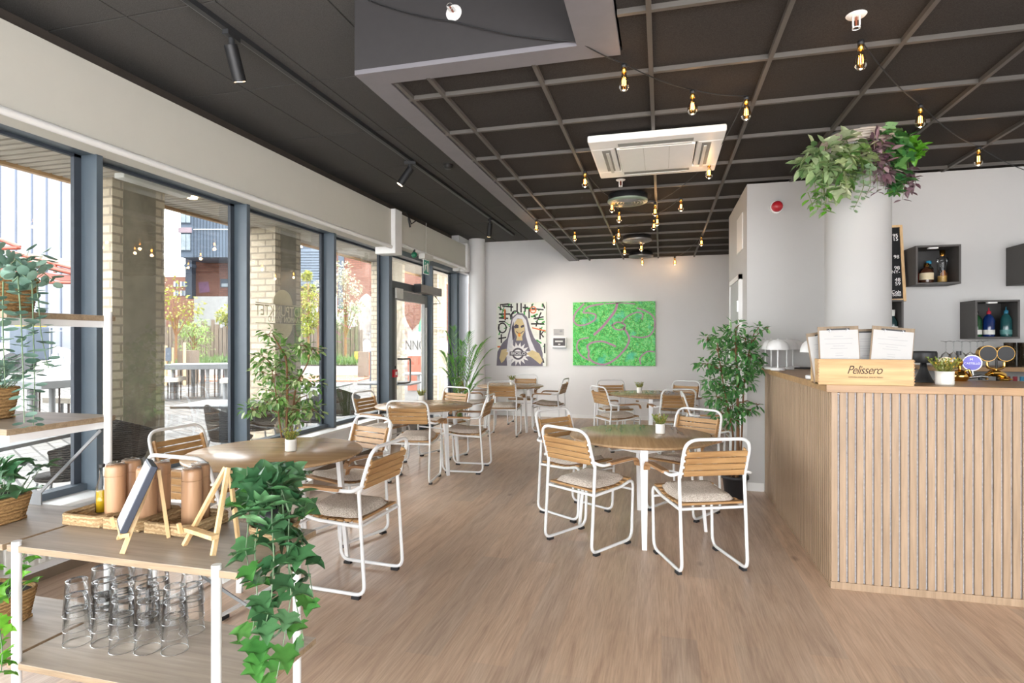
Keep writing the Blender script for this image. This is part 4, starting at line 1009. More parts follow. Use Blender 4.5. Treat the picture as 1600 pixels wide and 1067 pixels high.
bottle('soap_bottle', p, 'blue spray bottle behind the single mushroom lamp on the bar', [(.001,0),(.045,0),(.047,.01),(.047,.15),(.03,.19),(.016,.2)], plain('blue liquid bottle', '#1f62b0', .25), [(.02,.2),(.022,.235),(.018,.24),(.015,.28),(.001,.281)], M['offwhite'], (.0475,.04,.12), plain('teal label', '#2a7fa8', .5))
t = thing('card_tray', 'small flat black tray under the blue bottle on the bar', 'tray', onz(1256, 575.5, BZ)+Vector((-.02,-.05,0)))
MB().bx(-.1,.1,-.05,.05,0,.012).build('tray', M['black'], t, .003)
# wine crate with menu clipboards
cx0, cx1 = .885, 1.372; cy = 3.672
t = thing('wine_crate', 'pine wine crate lettered in script standing at the bar corner', 'crate', (1.128, cy+.09, BZ)); W = (cx1-cx0)/2
c = MB().bx(-W, W, -.09, -.078, 0, .148).bx(-W, W, .078, .09, 0, .148).bx(-W, -W+.012, -.078, .078, 0, .148).bx(W-.012, W, -.078, .078, 0, .148).bx(-W, W, -.078, .078, 0, .01)
c.build('crate_box', M['crate'], t, .001, 1)
jm = MB()
for k in range(8):
    for s in (-1, 1): jm.bx(s*W-.004, s*W+.004, -.0905, -.0895, .012+k*.0175, .020+k*.0175)
jm.build('finger_joint', wood('joint end grain', '#8a6536', '#a97f4c', 0), t)
sh = Matrix(((1,.32,0,0),(0,1,0,0),(0,0,1,0),(0,0,0,1)))
text('Pelissero', .068, frame((0, -.0905, .085), (1,0,0), (0,0,1)) @ sh, M['ink_dark'], t, sx=.82, sp=.9)
text('AZIENDA AGRICOLA  VINI IN TREISO', .0105, frame((0, -.0905, .045), (1,0,0), (0,0,1)), M['ink_dark'], t)
def clip(x, y, z0, tilt, lean, label, hgt=.325, wd=.215):
    t = thing('menu_clipboard', label, 'clipboard', (x, y, z0), 0, 'brown menu clipboards standing in the crate')
    Mx = Matrix.Rotation(-lean, 4, 'X') @ Matrix.Rotation(tilt, 4, 'Y')
    MB().bx(-wd/2, wd/2, 0, .004, 0, hgt, Mx).build('board', M['clipboard'], t)
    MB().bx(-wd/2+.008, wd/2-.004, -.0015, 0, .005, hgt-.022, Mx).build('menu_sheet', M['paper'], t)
    m = MB().bx(-.06, .06, -.004, 0, hgt-.022, hgt-.013, Mx)
    m.build('clip_bar', M['black'], t)
    m = MB()
    for s in (-.045, .045): m.tube([Mx @ Vector((s+.006*math.cos(a), -.006, hgt-.024+.008*math.sin(a))) for a in [k*PI/4 for k in range(8)]], .0016, 5, True)
    m.build('ring', M['chrome'], t)
    m = MB(); r = random.Random(8)
    for k in range(17):
        z = hgt-.06-k*.014; w = r.choice([.02, .045, .07, .03]) if k > 1 else [.025, .075][k]
        if k in (2, 6, 10, 14): continue
        m.bx(-w, w, -.0019, -.0015, z, z+.0022, Mx)
    m.build('menu_print', M['ink'], t)
clip(1.005, 3.69, BZ+.014, -.03, .06, 'left front menu clipboard in the wine crate')
clip(1.25, 3.69, BZ+.014, .10, .06, 'right front menu clipboard in the wine crate, tilted right', .32)
clip(.985, 3.75, BZ+.014, -.13, .08, 'back left menu clipboard, mostly hidden behind the left one', .30)
clip(1.165, 3.76, BZ+.014, -.02, .08, 'back middle menu clipboard showing between the front two', .31)
# black lamp, flower pot
t = thing('table_lamp', 'matt black table lamp with drum shade beside the wine crate', 'lamp', onz(1443, 597, BZ))
MB().lathe([(.001,0),(.055,0),(.055,.004),(.045,.02),(.032,.05),(.02,.085),(.014,.13),(.001,.13)], 28).build('base', M['black'], t)
MB().lathe([(.068,.12),(.07,.122),(.07,.18),(.066,.19),(.001,.192),(.001,.188),(.064,.186),(.066,.12)], 32).build('lamp_shade', M['black'], t)
r = random.Random(14); t = thing('flower_pot', 'white ribbed pot of yellow flowers on the bar beside the black lamp', 'potted plant', onz(1476, 601, BZ))
prof = [(.001,0),(.044,0),(.046,.006)]
for k in range(3): prof += [(.047,.02+k*.014),(.045,.026+k*.014)]
MB().lathe(prof+[(.047,.078),(.042,.078),(.041,.068)], 28).build('pot', M['pot_white'], t); MB().lathe([(.001,.068),(.041,.068)], 16).build('soil', M['soil'], t)
f = MB(); fl = MB()
for k in range(120):
    a = r.uniform(0, 2*PI); h = r.uniform(.03,.085); p = Vector((.03*r.random()*math.cos(a), .03*r.random()*math.sin(a), .068)); q = p+Vector((math.cos(a)*h*.75, math.sin(a)*h*.75, h))
    f.tube([p, q], .0008, 3, caps=False); leaf(f, p.lerp(q,.7), q-p+rv(r)*.06, rv(r), .02, .008); leaf(fl if k % 2 else f, q, rv(r)+Vector((0,0,.6)), rv(r), .013, .012)
f.build('foliage', G['pot'], t); fl.build('blossom', G['yellow'], t)
# beer taps
FT = lambda x, y, d: at(x, y, d)
def base_z(p): return Vector((p.x, p.y, BZ))
d = 3.62
t = thing('beer_tap', 'gold ball based beer tap with pale round badge beside the flower pot', 'beer tap', base_z(at(1500, 598, d))); b = Vector(t.location)
MB().lathe([(.001,0),(.034,0),(.046,.018),(.048,.035),(.04,.055),(.022,.07),(.001,.074)], 28).build('base', M['gold'], t)
q = at(1498, 566, d)-b; MB().sph(q, .024, 10).cyl((0,0,.07), q, .010, 10).build('ball', M['brass'], t)
q = at(1478, 569, d)-b; MB().cyl(q, q+Vector((.004,.014,0)), .045, 28).build('badge', plain('cream badge', '#d9c9a4', .4), t); MB().cyl(q+Vector((0,-.001,0)), q, .038, 28).build('badge_face', plain('olive badge face', '#b9bd86', .4), t)
MB().tube([q, q+Vector((.03,.0,-.05)), Vector((.0,0,.06))], .006, 8).tube([(.01,-.02,.06),(.03,-.04,.075),(.045,-.03,.03)], .008, 8).build('spout', M['gold'], t)
q = at(1498, 552, d)-b; MB().cyl(q-Vector((0,0,.012)), q+Vector((0,0,.014)), .014, 12).build('cap', M['black'], t)
d = 3.72
t = thing('beer_tap', 'chrome beer tap with round violet lettered badge', 'beer tap', base_z(at(1527, 597, d))); b = Vector(t.location)
q = at(1519, 567, d)-b
MB().cyl(q, q+Vector((.006,.012,0)), .052, 32).build('badge', M['white_plastic'], t); bf = MB().cyl(q-Vector((.0009,.0018,0)), q, .046, 32).build('badge_face', plain('violet badge', '#6a67c4', .35), t)
text('CASTELLO', .0175, frame(q+Vector((-.0012,-.0026,-.004)), (.894,-.447,0), (0,0,1)), M['white_plastic'], bf)
text('M', .02, frame(q+Vector((-.0045,-.001,.022)), (.894,-.447,0), (0,0,1)), M['white_plastic'], bf)
MB().cyl(q+Vector((.002,.004,-.05)), q+Vector((.006,.004,-.09)), .007, 8).tube([q+Vector((-.02,0,-.095)), q+Vector((.045,0,-.085)), q+Vector((.085,.0,-.09))], .011, 10).build('tap_body', M['chrome'], t)
MB().cyl(q+Vector((.045,0,-.09)), (q.x+.045, q.y, 0), .011, 12).build('column', M['black'], t)
d = 3.75
t = thing('beer_tap', 'gold twin beer tap with two black discs on an arched spout', 'beer tap', base_z(at(1560, 598, d))); b = Vector(t.location)
for (x, y) in ((1544, 552.5), (1572, 552.5)):
    q = at(x, y, d)-b
    MB().cyl(q, q+Vector((.0,.045,0)), .051, 32).build('disc_rim', M['gold'], t); MB().cyl(q+Vector((0,-.002,0)), q, .048, 32).build('disc_face', M['black'], t)
ql = at(1542, 566, d)-b; qr = at(1569, 566, d)-b; qm = at(1556, 577, d)-b
MB().tube(fillet([ql, (ql.x, ql.y, qm.z+.012), (qm.x, qm.y, qm.z), (qr.x, qr.y, qm.z+.012), qr], .015), .008, 8).cyl(qm, qm-Vector((0,0,.03)), .009, 8).build('yoke', M['gold'], t)
m = MB(); pts = [at(1541,586,d)-b, at(1548,583,d)-b, at(1558,583,d)-b, at(1566,586,d)-b, at(1569,592,d)-b, Vector(((at(1569,598,d)-b).x, 0, 0))]
m.tube([pts[0], pts[1]], .012, 10); m.tube(pts[1:], .021, 12, r1=.026); m.tube([pts[0], pts[0]+Vector((.004,0,-.03))], .009, 8); m.build('spout', M['gold'], t)
MB().lathe([(.001,0),(.04,0),(.04,.008),(.001,.01)], 24, (pts[-1].x, 0, 0)).build('base', M['brass'], t)
MB().cyl(at(1557,556,d)-b, at(1557,577,d)-b, .006, 8).build('lever', M['black'], t)
# back bar
YS = 5.62
p = ony(1447, 575, YS); zs = p.z
s_ = MB().bx(p.x, XR, YS-.12, 5.915, zs-.018, zs+.018).build('wall_shelf', M['bar_top'], None, .002); tag(s_, 'oak shelf on the wall behind the bar carrying the wine glasses', 'shelf')
ct = thing('back_counter', 'low dark counter cabinet behind the bar', 'cabinet', (1.9, 5.45, 0))
MB().bx(-.1, XR-1.92, -.1, .46, 0, .83).build('carcass', plain('dark cabinet', '#34322f', .5), ct); MB().bx(-.12, XR-1.9, -.12, .46, .83, .86).build('counter_top', M['black'], ct)
g0 = None
xs_ = [1478, 1490, 1503, 1516, 1527, 1536]
for i, x in enumerate(xs_):
    q = ony(x, 571, YS+.02+.05*(i % 2)); lb = ['first', 'second', 'third', 'fourth', 'fifth', 'sixth'][i]+' upside down wine glass from the left on the wall shelf'
    if g0 is None:
        g0 = thing('wine_glass', lb, 'glass', (q.x, q.y, zs+.018), 0, 'wine glasses upside down on the wall shelf')
        MB().lathe([(.032,0),(.040,.04),(.041,.07),(.03,.10),(.006,.118),(.004,.125),(.004,.20),(.008,.206),(.037,.212),(.037,.214),(.001,.214)], 24).build('glass_body', M['clearglass'], g0)
    else: dup(g0, (q.x, q.y, zs+.018), 0, lb)
g1 = None
for i in range(5):
    for j in range(2):
        lb = '%s tall tumbler from the left, %s row, right end of the wall shelf' % (['first','second','third','fourth','fifth'][i], ['front','back'][j])
        q = ony(1578, 571, YS-.04+.1*j); loc = (q.x+.095*i, q.y, zs+.018)
        if g1 is None:
            g1 = thing('bar_glass', lb, 'glass', loc, 0, 'tall tumblers on the wall shelf'); MB().lathe([(.001,0),(.038,0),(.041,.20),(.039,.20),(.036,.01),(.001,.01)], 20).build('glass_body', M['clearglass'], g1)
        else: dup(g1, loc, 0, lb)
dg = plain('dark green bottle', '#1c2620', .15)
b0 = None
for i, x in enumerate([1466, 1488, 1506, 1560, 1575, 1586, 1597]):
    q = ony(x, 590, 5.62); cm = [M['black'], M['black'], M['black'], M['black'], plain('red capsule', '#8d2a35', .4), plain('rose capsule', '#a8434d', .4), plain('blue glass cap', '#4d8fb3', .3)][i]
    bottle('wine_bottle', (q.x, q.y, .86), ['dark bottle low behind the flower pot', 'dark bottle low behind the gold ball tap', 'dark bottle low left of the violet badge', 'dark bottle behind the gold arched spout', 'red topped bottle right of the arched spout', 'rose topped bottle at the lower right edge', 'blue topped bottle at the right picture edge behind the bar'][i],
           [(.001,0),(.036,0),(.037,.01),(.037,.18),(.028,.205),(.0145,.23),(.014,.255)], dg, [(.0155,.235),(.0155,.29),(.001,.291)], cm, None, None, 'bottle', 'bottles standing on the back counter')
# wall boxes
def box(pxs, yf, label, H=None):
    (xl, xr, yt, yb) = pxs; a = ony(xl, yt, yf); bq = ony(xr, yb, yf)
    t = thing('wall_box', label, 'wall box', (a.x, yf, bq.z), 0, 'charcoal cube boxes on the bar wall'); w = bq.x-a.x; h = a.z-bq.z; dp = 5.918-yf; e = .016
    MB().bx(0,w,0,dp,0,e).bx(0,w,0,dp,h-e,h).bx(0,e,0,dp,e,h-e).bx(w-e,w,0,dp,e,h-e).build('case', plain('charcoal laminate '+label[:6], '#4a4745', .6, var=.03), t, .001, 1)
    MB().bx(e,w-e,dp-.01,dp,e,h-e).build('back_panel', plain('dark back', '#2b2928', .6), t)
    MB().bx(w*.3,w*.52,.01,.05,h-e-.012,h-e).build('puck_light', M['white_plastic'], t, .004)
    return a.x, bq.z+e, w, h
yf = 5.66
ax, az, aw, ah = box((1431, 1502, 384, 443), yf, 'upper charcoal wall box holding two liqueur bottles')
q = lambda x: ony(x, 440, yf+.07).x
bottle('liqueur_bottle', (q(1450), yf+.10, az), 'square shouldered amber liqueur bottle with cream label in the upper wall box', [(.001,0),(.05,0),(.052,.006),(.052,.10),(.045,.125),(.018,.135),(.017,.155)], plain('smoky amber glass', '#3d2418', .12), [(.02,.15),(.02,.175),(.001,.176)], M['gold'], (.0525,.03,.09), plain('cream label', '#cfc1a0', .6))
bottle('liqueur_bottle', (q(1474), yf+.09, az), 'tall fluted clear bottle with gold cap in the upper wall box', [(.001,0),(.036,0),(.033,.06),(.038,.15),(.042,.20),(.04,.215),(.016,.225),(.015,.24)], M['clearglass'], [(.019,.235),(.021,.285),(.001,.287)], M['brass'], (.0335,.01,.06), plain('gold flakes label', '#b08d4a', .4))
bottle('liqueur_bottle', (q(1438), yf+.16, az), 'small red brown bottle at the left of the upper wall box', [(.001,0),(.03,0),(.03,.09),(.012,.11),(.012,.125)], plain('red brown liqueur', '#6a2a1e', .2), [(.014,.12),(.014,.14),(.001,.14)], M['black'])
bottle('liqueur_bottle', (q(1461), yf+.19, az), 'dark bottle with blue cap at the back of the upper wall box', [(.001,0),(.035,0),(.035,.14),(.014,.17),(.014,.18)], dg, [(.02,.18),(.022,.205),(.001,.21)], plain('teal cap', '#2f7fa0', .4))
bottle('liqueur_bottle', (q(1484), yf+.18, az), 'small amber bottle at the right of the upper wall box', [(.001,0),(.025,0),(.025,.09),(.012,.11),(.012,.125)], plain('amber liqueur', '#a8642a', .2), [(.014,.12),(.014,.135),(.001,.136)], M['black'])
ax, az, aw, ah = box((1524, 1594, 469, 529), yf, 'lower charcoal wall box holding three coloured spirit bottles')
def spirit(x, label, cg, lab, cap, tall):
    bottle('spirit_bottle', (q(x), yf+.09, az), label, [(.001,0),(.04,0),(.041,.005),(.041,tall*.62),(.03,tall*.74),(.014,tall*.8),(.013,tall*.88)], cg, [(.016,tall*.82),(.016,tall*.93),(.005,tall*.94),(.004,tall*1.06),(.001,tall*1.06)], cap, (.0415,.02,.06), lab)
spirit(1527, 'green spirit bottle with silver pourer in the lower wall box', plain('green glass', '#123f1f', .08), M['offwhite'], M['chrome'], .235)
spirit(1547, 'blue spirit bottle with red neck in the lower wall box', plain('blue glass', '#12295c', .08), M['offwhite'], plain('red neck', '#a52a3a', .4), .235)
spirit(1574, 'teal patterned spirit bottle in the lower wall box', plain('teal glass', '#1f4a4c', .1), plain('teal print label', '#4d7f7c', .5), plain('teal neck', '#2d6f8a', .4), .24)
box((1600, 1670, 380, 441), yf, 'charcoal wall box cut off by the right picture edge')
ax, az, aw, ah = box((1342, 1412, 469, 530), yf, 'charcoal wall box half hidden behind the round column')
bottle('spirit_bottle', (q(1396), yf+.09, az), 'clear white labelled spirit bottle beside the round column', [(.001,0),(.04,0),(.041,.13),(.03,.16),(.014,.18),(.013,.2)], plain('dark teal glass', '#23393a', .15), [(.017,.19),(.02,.245),(.001,.246)], M['offwhite'], (.0415,.0,.10), M['offwhite'])
# letter board
a = ony(1330, 357, 5.86); c = ony(1411, 467, 5.80)
t = thing('letter_board', 'black felt letter board with white prices and light wood frame behind the column', 'letter board', (a.x, 5.80, c.z)); w = c.x-a.x; h = a.z-c.z
Mx = Matrix.Rotation(-.13, 4, 'X')
MB().bx(0, w, 0, .02, 0, h, Mx).build('felt_panel', plain('black felt', '#17181a', .95), t)
MB().bx(w, w+.022, -.012, .024, -.02, h+.02, Mx).bx(-.02, w, -.012, .024, -.02, 0, Mx).bx(-.02, w, -.012, .024, h, h+.02, Mx).build('wood_frame', M['pine'], t)
for (tx, zz, s) in (('95', .885, .045), ('115', .835, .045), ('98', .585, .045), ('98', .43, .045), ('NY-', .375, .04), ('48', .265, .045), ('59', .21, .045), ('Cola', .095, .04), ('Solo', .06, .04)):
    text(tx, s, Mx @ frame((w-.012, -.001, h*zz), (1,0,0), (0,0,1)), M['white_plastic'], t, ax='RIGHT')
# greenery on the round column
CC = Vector((1.415, 4.78, 2.93))
t = thing('planter_ring', 'pale wicker planter ring around the top of the round column', 'planter', CC)
m = MB()
for k in range(5): m.tube([((.235+.012*math.sin(k))*math.cos(a*PI/16), (.235+.012*math.sin(k))*math.sin(a*PI/16), -.05+k*.018) for a in range(32)], .011, 6, True)
m.build('ring', plain('pale cord ring', '#bfb4a8', .8), t)
def colplant(label, vines, heads, mt, seed, kind, L, W, dd=3.98, n=14, step=.05, mt2=None):
    r = random.Random(seed); p0 = at(*heads[0][:2], dd); t = thing('hanging_plant', label, 'plant', p0, 0, 'trailing plants on top of the round column'); b = Vector(p0); f = MB(); st = MB(); f2 = MB()
    def P(x, y, o=0):
        p = at(x, y, dd+o); v = Vector((p.x-CC.x, p.y-CC.y)); k = max(1, .245/max(.01, v.length)); return Vector((CC.x+v.x*k, CC.y+v.y*k, p.z))-b
    for v in vines: vine(f, st, [P(*q) for q in v], step, kind, L, W, r, .35, True, young=f2 if mt2 else None)
    for (x, y, rp, *o) in heads:
        cluster(f, P(x, y, *(o[:1] or [0])), rp/F*dd, n, r, kind, L, W, .9, .8, .4)
        st.tube([P(x, y, *(o[:1] or [0])), P(x, y-6, .15)], .003, 4)
    st.build('stem', M['stem'], t); f.build('foliage', mt, t)
    if f2.v: f2.build('young_foliage', mt2, t)
cp = colplant
cp('pale striped trailing plant at the far left of the column greenery', [[(1280,235),(1268,260),(1275,300),(1278,328)],[(1290,240),(1285,280),(1283,320)],[(1275,240,.1),(1262,262,.1)],[(1295,250),(1292,300),(1290,330)]], [(1275,240,20),(1262,255,14,.1),(1290,235,16),(1280,265,16),(1296,260,12)], G['vari'], 41, 'oval', .10, .05, 4.02, 24)
cp('cream variegated broad leaved plant left of centre on the column', [[(1315,225),(1318,270),(1312,300)],[(1330,225),(1335,265),(1328,290)]], [(1325,225,20),(1312,245,18),(1335,250,16),(1318,275,14),(1345,240,12),(1312,295,8)], leafmat('cream green leaves', ['#c3d29a','#5f8a42','#dfe5c2','#4a7838','#8fb066'], .4, .25), 42, 'ivy', .09, .075, 3.98, 16)
cp('dusty round leaved vine hanging lowest in the middle of the column', [[(1345,255),(1350,290),(1340,315),(1333,328)],[(1358,250),(1360,290),(1352,308)],[(1340,260),(1336,285)]], [(1350,265,10)], G['moss'], 43, 'round', .05, .05, 3.96, 10, .035)
cp('purple striped trailing plant right of centre on the column', [[(1365,220),(1368,255),(1372,300)],[(1378,220),(1382,260),(1380,295)],[(1372,215),(1362,250)]], [(1368,225,14),(1380,240,14),(1372,260,12),(1366,245,12),(1381,270,9)], G['tradesc'], 44, 'oval', .085, .035, 3.98, 24, .04)
cp('deep green broad leaved plant at the right of the column greenery', [[(1395,220),(1398,260),(1402,300)],[(1405,215),(1410,265)]], [(1392,225,16),(1402,245,16),(1400,270,14),(1388,212,12),(1398,285,10)], G['ficus2'], 45, 'ivy', .10, .085, 4.05, 14, .06)
cp('lime green heart leaved sprig at the far right of the column', [[(1405,222,.1),(1425,232,.1),(1437,240,.1)],[(1400,230),(1396,300)]], [(1412,228,8,.1),(1430,236,6,.1)], G['lime'], 46, 'ivy', .09, .085, 4.05, 8, .07)
cp('purple leaved trailing plant at the far right edge of the column', [[(1412,250,.15),(1415,280,.15),(1410,312,.15)],[(1420,262,.15),(1430,280,.15)],[(1418,250,.15),(1424,300,.15)]], [(1416,265,10,.15),(1425,285,8,.15)], G['tradesc'], 47, 'oval', .085, .035, 4.1, 16, .04)
cp('dark green drooping sprig at the left edge below the striped plant', [[(1286,290),(1290,320),(1292,330)],[(1262,300),(1270,322)]], [(1288,300,7)], G['lime'], 48, 'oval', .08, .045, 4.0, 6, .05)
# ------------------------------------------------------------------ festoon lights
def festoon(label, pts, idx, loose=()):
    """pts: list of (x, y, z) along the cord, bulbs hang at idx"""
    t = thing('festoon_string', label, 'string lights', pts[0], 0, 'festoon strings on the grid ceiling'); b = Vector(pts[0])
    P = []
    for a, c in zip(pts[:-1], pts[1:]):
        a = Vector(a)-b; c = Vector(c)-b; sag = min(.06, (c-a).length*.03)
        for k in range(8): u = k/8; P.append(a.lerp(c, u)-Vector((0,0,sag*4*u*(1-u))))
    P.append(Vector(pts[-1])-b)
    MB().tube(P, .0035, 6).build('cord', M['black'], t)
    for i in idx:
        p = Vector(pts[i])-b; r = R.uniform(-.05,.05)
        bl = MB().lathe([(.012,-.052),(.013,-.062),(.022,-.085),(.0295,-.108),(.030,-.120),(.026,-.135),(.016,-.146),(.001,-.150)], 20).build('bulb', M['bulb'], t, loc=p)
        MB().lathe([(.0135,-.025),(.0135,-.053),(.010,-.055),(.001,-.055)], 14).build('cap', M['brass'], bl)
        MB().lathe([(.008,0),(.016,-.004),(.016,-.026),(.001,-.026)], 12).build('socket', M['black'], bl)
        m = MB()
        for a in range(4): th = a*PI/2+r*9; m.cyl((.008*math.cos(th),.008*math.sin(th),-.075),(.010*math.cos(th),.010*math.sin(th),-.118),.0013,5)
        m.build('filament', M['filament'], bl)
        li = bpy.data.lights.new('bulb_glow', 'POINT'); li.energy = BULB_W; li.color = (1,.62,.3); li.shadow_soft_size = .02
        lo = bpy.data.objects.new('bulb_glow', li); COL.objects.link(lo); lo.parent = bl; lo.location = (0,0,-.17)
BULB_W = .5
def bp(x, y, z=2.835):      # cord point above a bulb whose globe centre is seen at x, y
    p = onz(x, y, z); return Vector((p.x, p.y, z+.11))
def cpnt(x, y, z=2.93): return onz(x, y, z)
st0 = ony(575, 0, GY0-.02); hk = ony(905, 65, GY0-.02)
festoon('festoon string from the dark bulkhead hook past the right of the air conditioner', [st0, ony(709,33,GY0-.03), hk, bp(975,131), bp(1082,169), bp(1166,178), bp(1108,272), bp(1023.6,332), bp(1021.6,354.4), bp(966.6,368.4), bp(898,372), bp(838,357)], [3,4,5,6,7,8,9,10,11])
festoon('festoon string with the three bulbs at the far right above the column plants', [bp(1345,97), bp(1438,190), bp(1529,251), onz(1640,275,2.9)], [0,1,2])
festoon('festoon string from the left of the air conditioner across the round diffusers', [bp(914,286), bp(956,326), bp(967.4,342.4), bp(1027,347.6), bp(1064,324.4)], [0,1,2,3,4])
festoon('farthest festoon string near the back wall', [bp(959.6,378), bp(976,394.4), bp(1002,388), bp(1003.6,410.4), bp(1054.4,410.4), bp(1096,380)], [0,1,2,3,4,5])
# ================================================================== OUTSIDE
struct(MB().bx(-90, -3.95, -30, 110, -.14, -.02).build('ground', M['cobble']))
struct(MB().bx(-3.95, -3.74, YF-.3, 13, -.14, -.004).build('threshold', M['concrete']))
# arcade soffit with slats and timber edge
sf = MB().bx(-5.68, -3.9, YF-1, 15, 3.10, 3.2)
sb = struct(sf.build('soffit', plain('dark soffit void', '#2a2724', .9)))
m = MB()
for k in range(188): m.bx(-5.675, -3.9, YF-.9+k*.1, YF-.9+k*.1+.07, 3.05, 3.08)
m.build('soffit_slat', M['slat'], sb)
MB().bx(-5.74, -5.68, YF-1, 15, 3.02, 3.24).build('soffit_edge', M['timber_edge'], sb)
struct(MB().bx(-5.68, -3.95, YF-1, 15, 3.2, 6).build('upper_facade', M['brick_pale']))
def pillar(y0, y1, lb):
    t = thing('brick_pillar', lb, 'pillar', (-5.41, (y0+y1)/2, -.02), 0, 'pale brick pillars of the arcade'); h = (y1-y0)/2
    MB().bx(-.21, .21, -h, h, 0, 3.08).build('brickwork', M['brick_pale'], t)
    MB().bx(.205, .2145, -h+.115, h-.115, 0, 3.07).build('concrete_panel', M['concrete'], t)
pillar(4.42, 5.03, 'nearest pale brick pillar with a tall concrete panel, outside the second window')
pillar(6.86, 7.44, 'second pale brick pillar outside, behind the window lettering')
pillar(10.35, 11.0, 'third pale brick pillar outside, left of the entrance door')
pillar(12.8, 13.4, 'farthest pale brick pillar outside, right of the entrance door')
pillar(1.3, 1.95, 'pale brick pillar outside at the left edge of the window wall')
t = thing('soffit_lamp', 'small warm lamp on the outdoor soffit beside the nearest brick pillar', 'lamp', (-5.05, 5.25, 3.05))
MB().lathe([(.001,-.02),(.05,-.02),(.055,0)], 16).build('lens', emit('warm soffit lens', (1,.75,.45), 5), t)
t = thing('soffit_fitting', 'long white fitting under the outdoor soffit by the nearest brick pillar', 'fitting', (-5.0, 4.72, 3.05))
MB().bx(-.06, .06, -.4, .4, -.05, 0).build('case', M['offwhite'], t, .006)
# lettering on the third window
g = thing('window_lettering', 'mirrored gold lettering and half discs stuck on the glass behind the ficus', 'lettering', (gp-.006, 5.0, 1.55))
gold = plain('dull gold vinyl', '#d6cba6', .6)
yy = lambda px: onx(px, 500, gp).y-5.0
zz_ = lambda py: onx(440, py, gp).z-1.55
yc = yy(443); c1 = yy(475)
def half(z, up):
    r = .16; m = MB(); m.prism([(yc+r*math.cos(k*PI/20), z+(1 if up else -1)*r*math.sin(k*PI/20)) for k in range(21)], -.001, .001, Matrix(((0,0,1,0),(1,0,0,0),(0,1,0,0),(0,0,0,1)))); m.build('half_disc', gold, g)
zt = zz_(476); zb = zz_(506)
half(zt, True); half(zb, False)
MB().bx(-.001,.001, yy(400), yy(472), zt-.004, zt+.004).bx(-.001,.001, yy(400), yy(472), zb-.004, zb+.004).build('rule', gold, g)
text('MIDTPUNKTET', .155, frame((-.001, (yy(404)+yy(476))/2, zz_(487)), (0,-1,0), (0,0,1)), gold, g, sx=.80)
text('LAAMON TÆRUD', .085, frame((-.001, (yy(415)+yy(474))/2, zz_(499.5)), (0,-1,0), (0,0,1)), gold, g, sx=.8)
g2 = thing('window_lettering', 'faint gold lettering on the narrow window right of the entrance door', 'lettering', (gp-.006, 9.6, 1.6))
text('MIDTPUNKTET', .10, frame((-.001, 0, .02), (0,-1,0), (0,0,1)), gold, g2, sx=.8)
MB().bx(-.001,.001,-.4,.4,.09,.096).bx(-.001,.001,-.4,.4,-.08,-.074).build('rule', gold, g2)
# outdoor objects in frames turned towards the camera station
def ext(name, label, cat, px, d, group=None, rz=None, dz=-.02):
    p = at(px, HY, d); t = thing(name, label, cat, (p.x, p.y, dz), YAW if rz is None else rz, group)
    return t, (lambda x, o=0: ((x-800)*(d+o)-(px-800)*d)/F), (lambda y, o=0: EYE-dz-(y-HY)/F*(d+o))
# white sheeted scaffold facade
t, X, Z = ext('sheeted_facade', 'tall building front wrapped in white scaffold sheeting with dark straps', 'building', 60, 36)
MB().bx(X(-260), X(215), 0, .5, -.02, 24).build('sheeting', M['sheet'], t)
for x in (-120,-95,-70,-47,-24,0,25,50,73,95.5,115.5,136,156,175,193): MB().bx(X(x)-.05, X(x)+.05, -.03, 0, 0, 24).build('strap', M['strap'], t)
# red steel walkway
t, X, Z = ext('steel_walkway', 'red painted steel walkway with handrail and slatted deck in front of the sheeting', 'walkway', 60, 20)
for (pts, r, nm) in (([(-60,366),(0,374),(34,387),(0,388),(-60,388)], .07, 'loop_rail'), ([(15,394),(60,405),(117,420),(170,434)], .06, 'hand_rail'), ([(-60,405),(0,408),(45,411),(90,421),(170,439)], .09, 'lower_rail'), ([(52,440.5),(170,442.5)], .06, 'bottom_tube')):
    MB().tube(fillet([(X(x), 0, Z(y)) for x, y in pts], .15, 3), r, 10).build(nm, M['orange_steel'], t)
MB().add([(X(-60),.1,Z(405)),(X(-60),.1,Z(418)),(X(84),.1,Z(437)),(X(170),.1,Z(440)),(X(170),.1,Z(431)),(X(84),.1,Z(428)),(X(-60),.45,Z(405)),(X(-60),.45,Z(418)),(X(84),.45,Z(437)),(X(170),.45,Z(440)),(X(170),.45,Z(431)),(X(84),.45,Z(428))],
         [(0,1,2,3,4,5),(11,10,9,8,7,6),(0,6,7,1),(1,7,8,2),(2,8,9,3),(3,9,10,4),(4,10,11,5),(5,11,6,0)]).build('stringer', M['orange_steel'], t)
for x, y0, y1 in ((20,394,404),(86,412,420)): MB().cyl((X(x),0,Z(y0)), (X(x),0,Z(y1+6)), .06, 8).build('post', M['orange_steel'], t)
m = MB()
for k in range(26):
    x = -60+k*9; y = 384+.28*(x+0)*.55+18
    m.add([(X(x),.5,Z(y-14)),(X(x+7),.5,Z(y-12.5)),(X(x+7),3.2,Z(y-1)),(X(x),3.2,Z(y-2.5)),(X(x),.5,Z(y-13)),(X(x+7),.5,Z(y-11.5)),(X(x+7),3.2,Z(y)),(X(x),3.2,Z(y-1.5))], [(0,1,2,3),(4,7,6,5),(0,4,5,1),(1,5,6,2),(2,6,7,3),(3,7,4,0)])
m.build('deck_board', M['slat'], t)
for x in (-50, 168): MB().bx(X(x)-.1, X(x)+.1, .2, .5, -.1, Z(436)).build('support', M['orange_steel'], t)
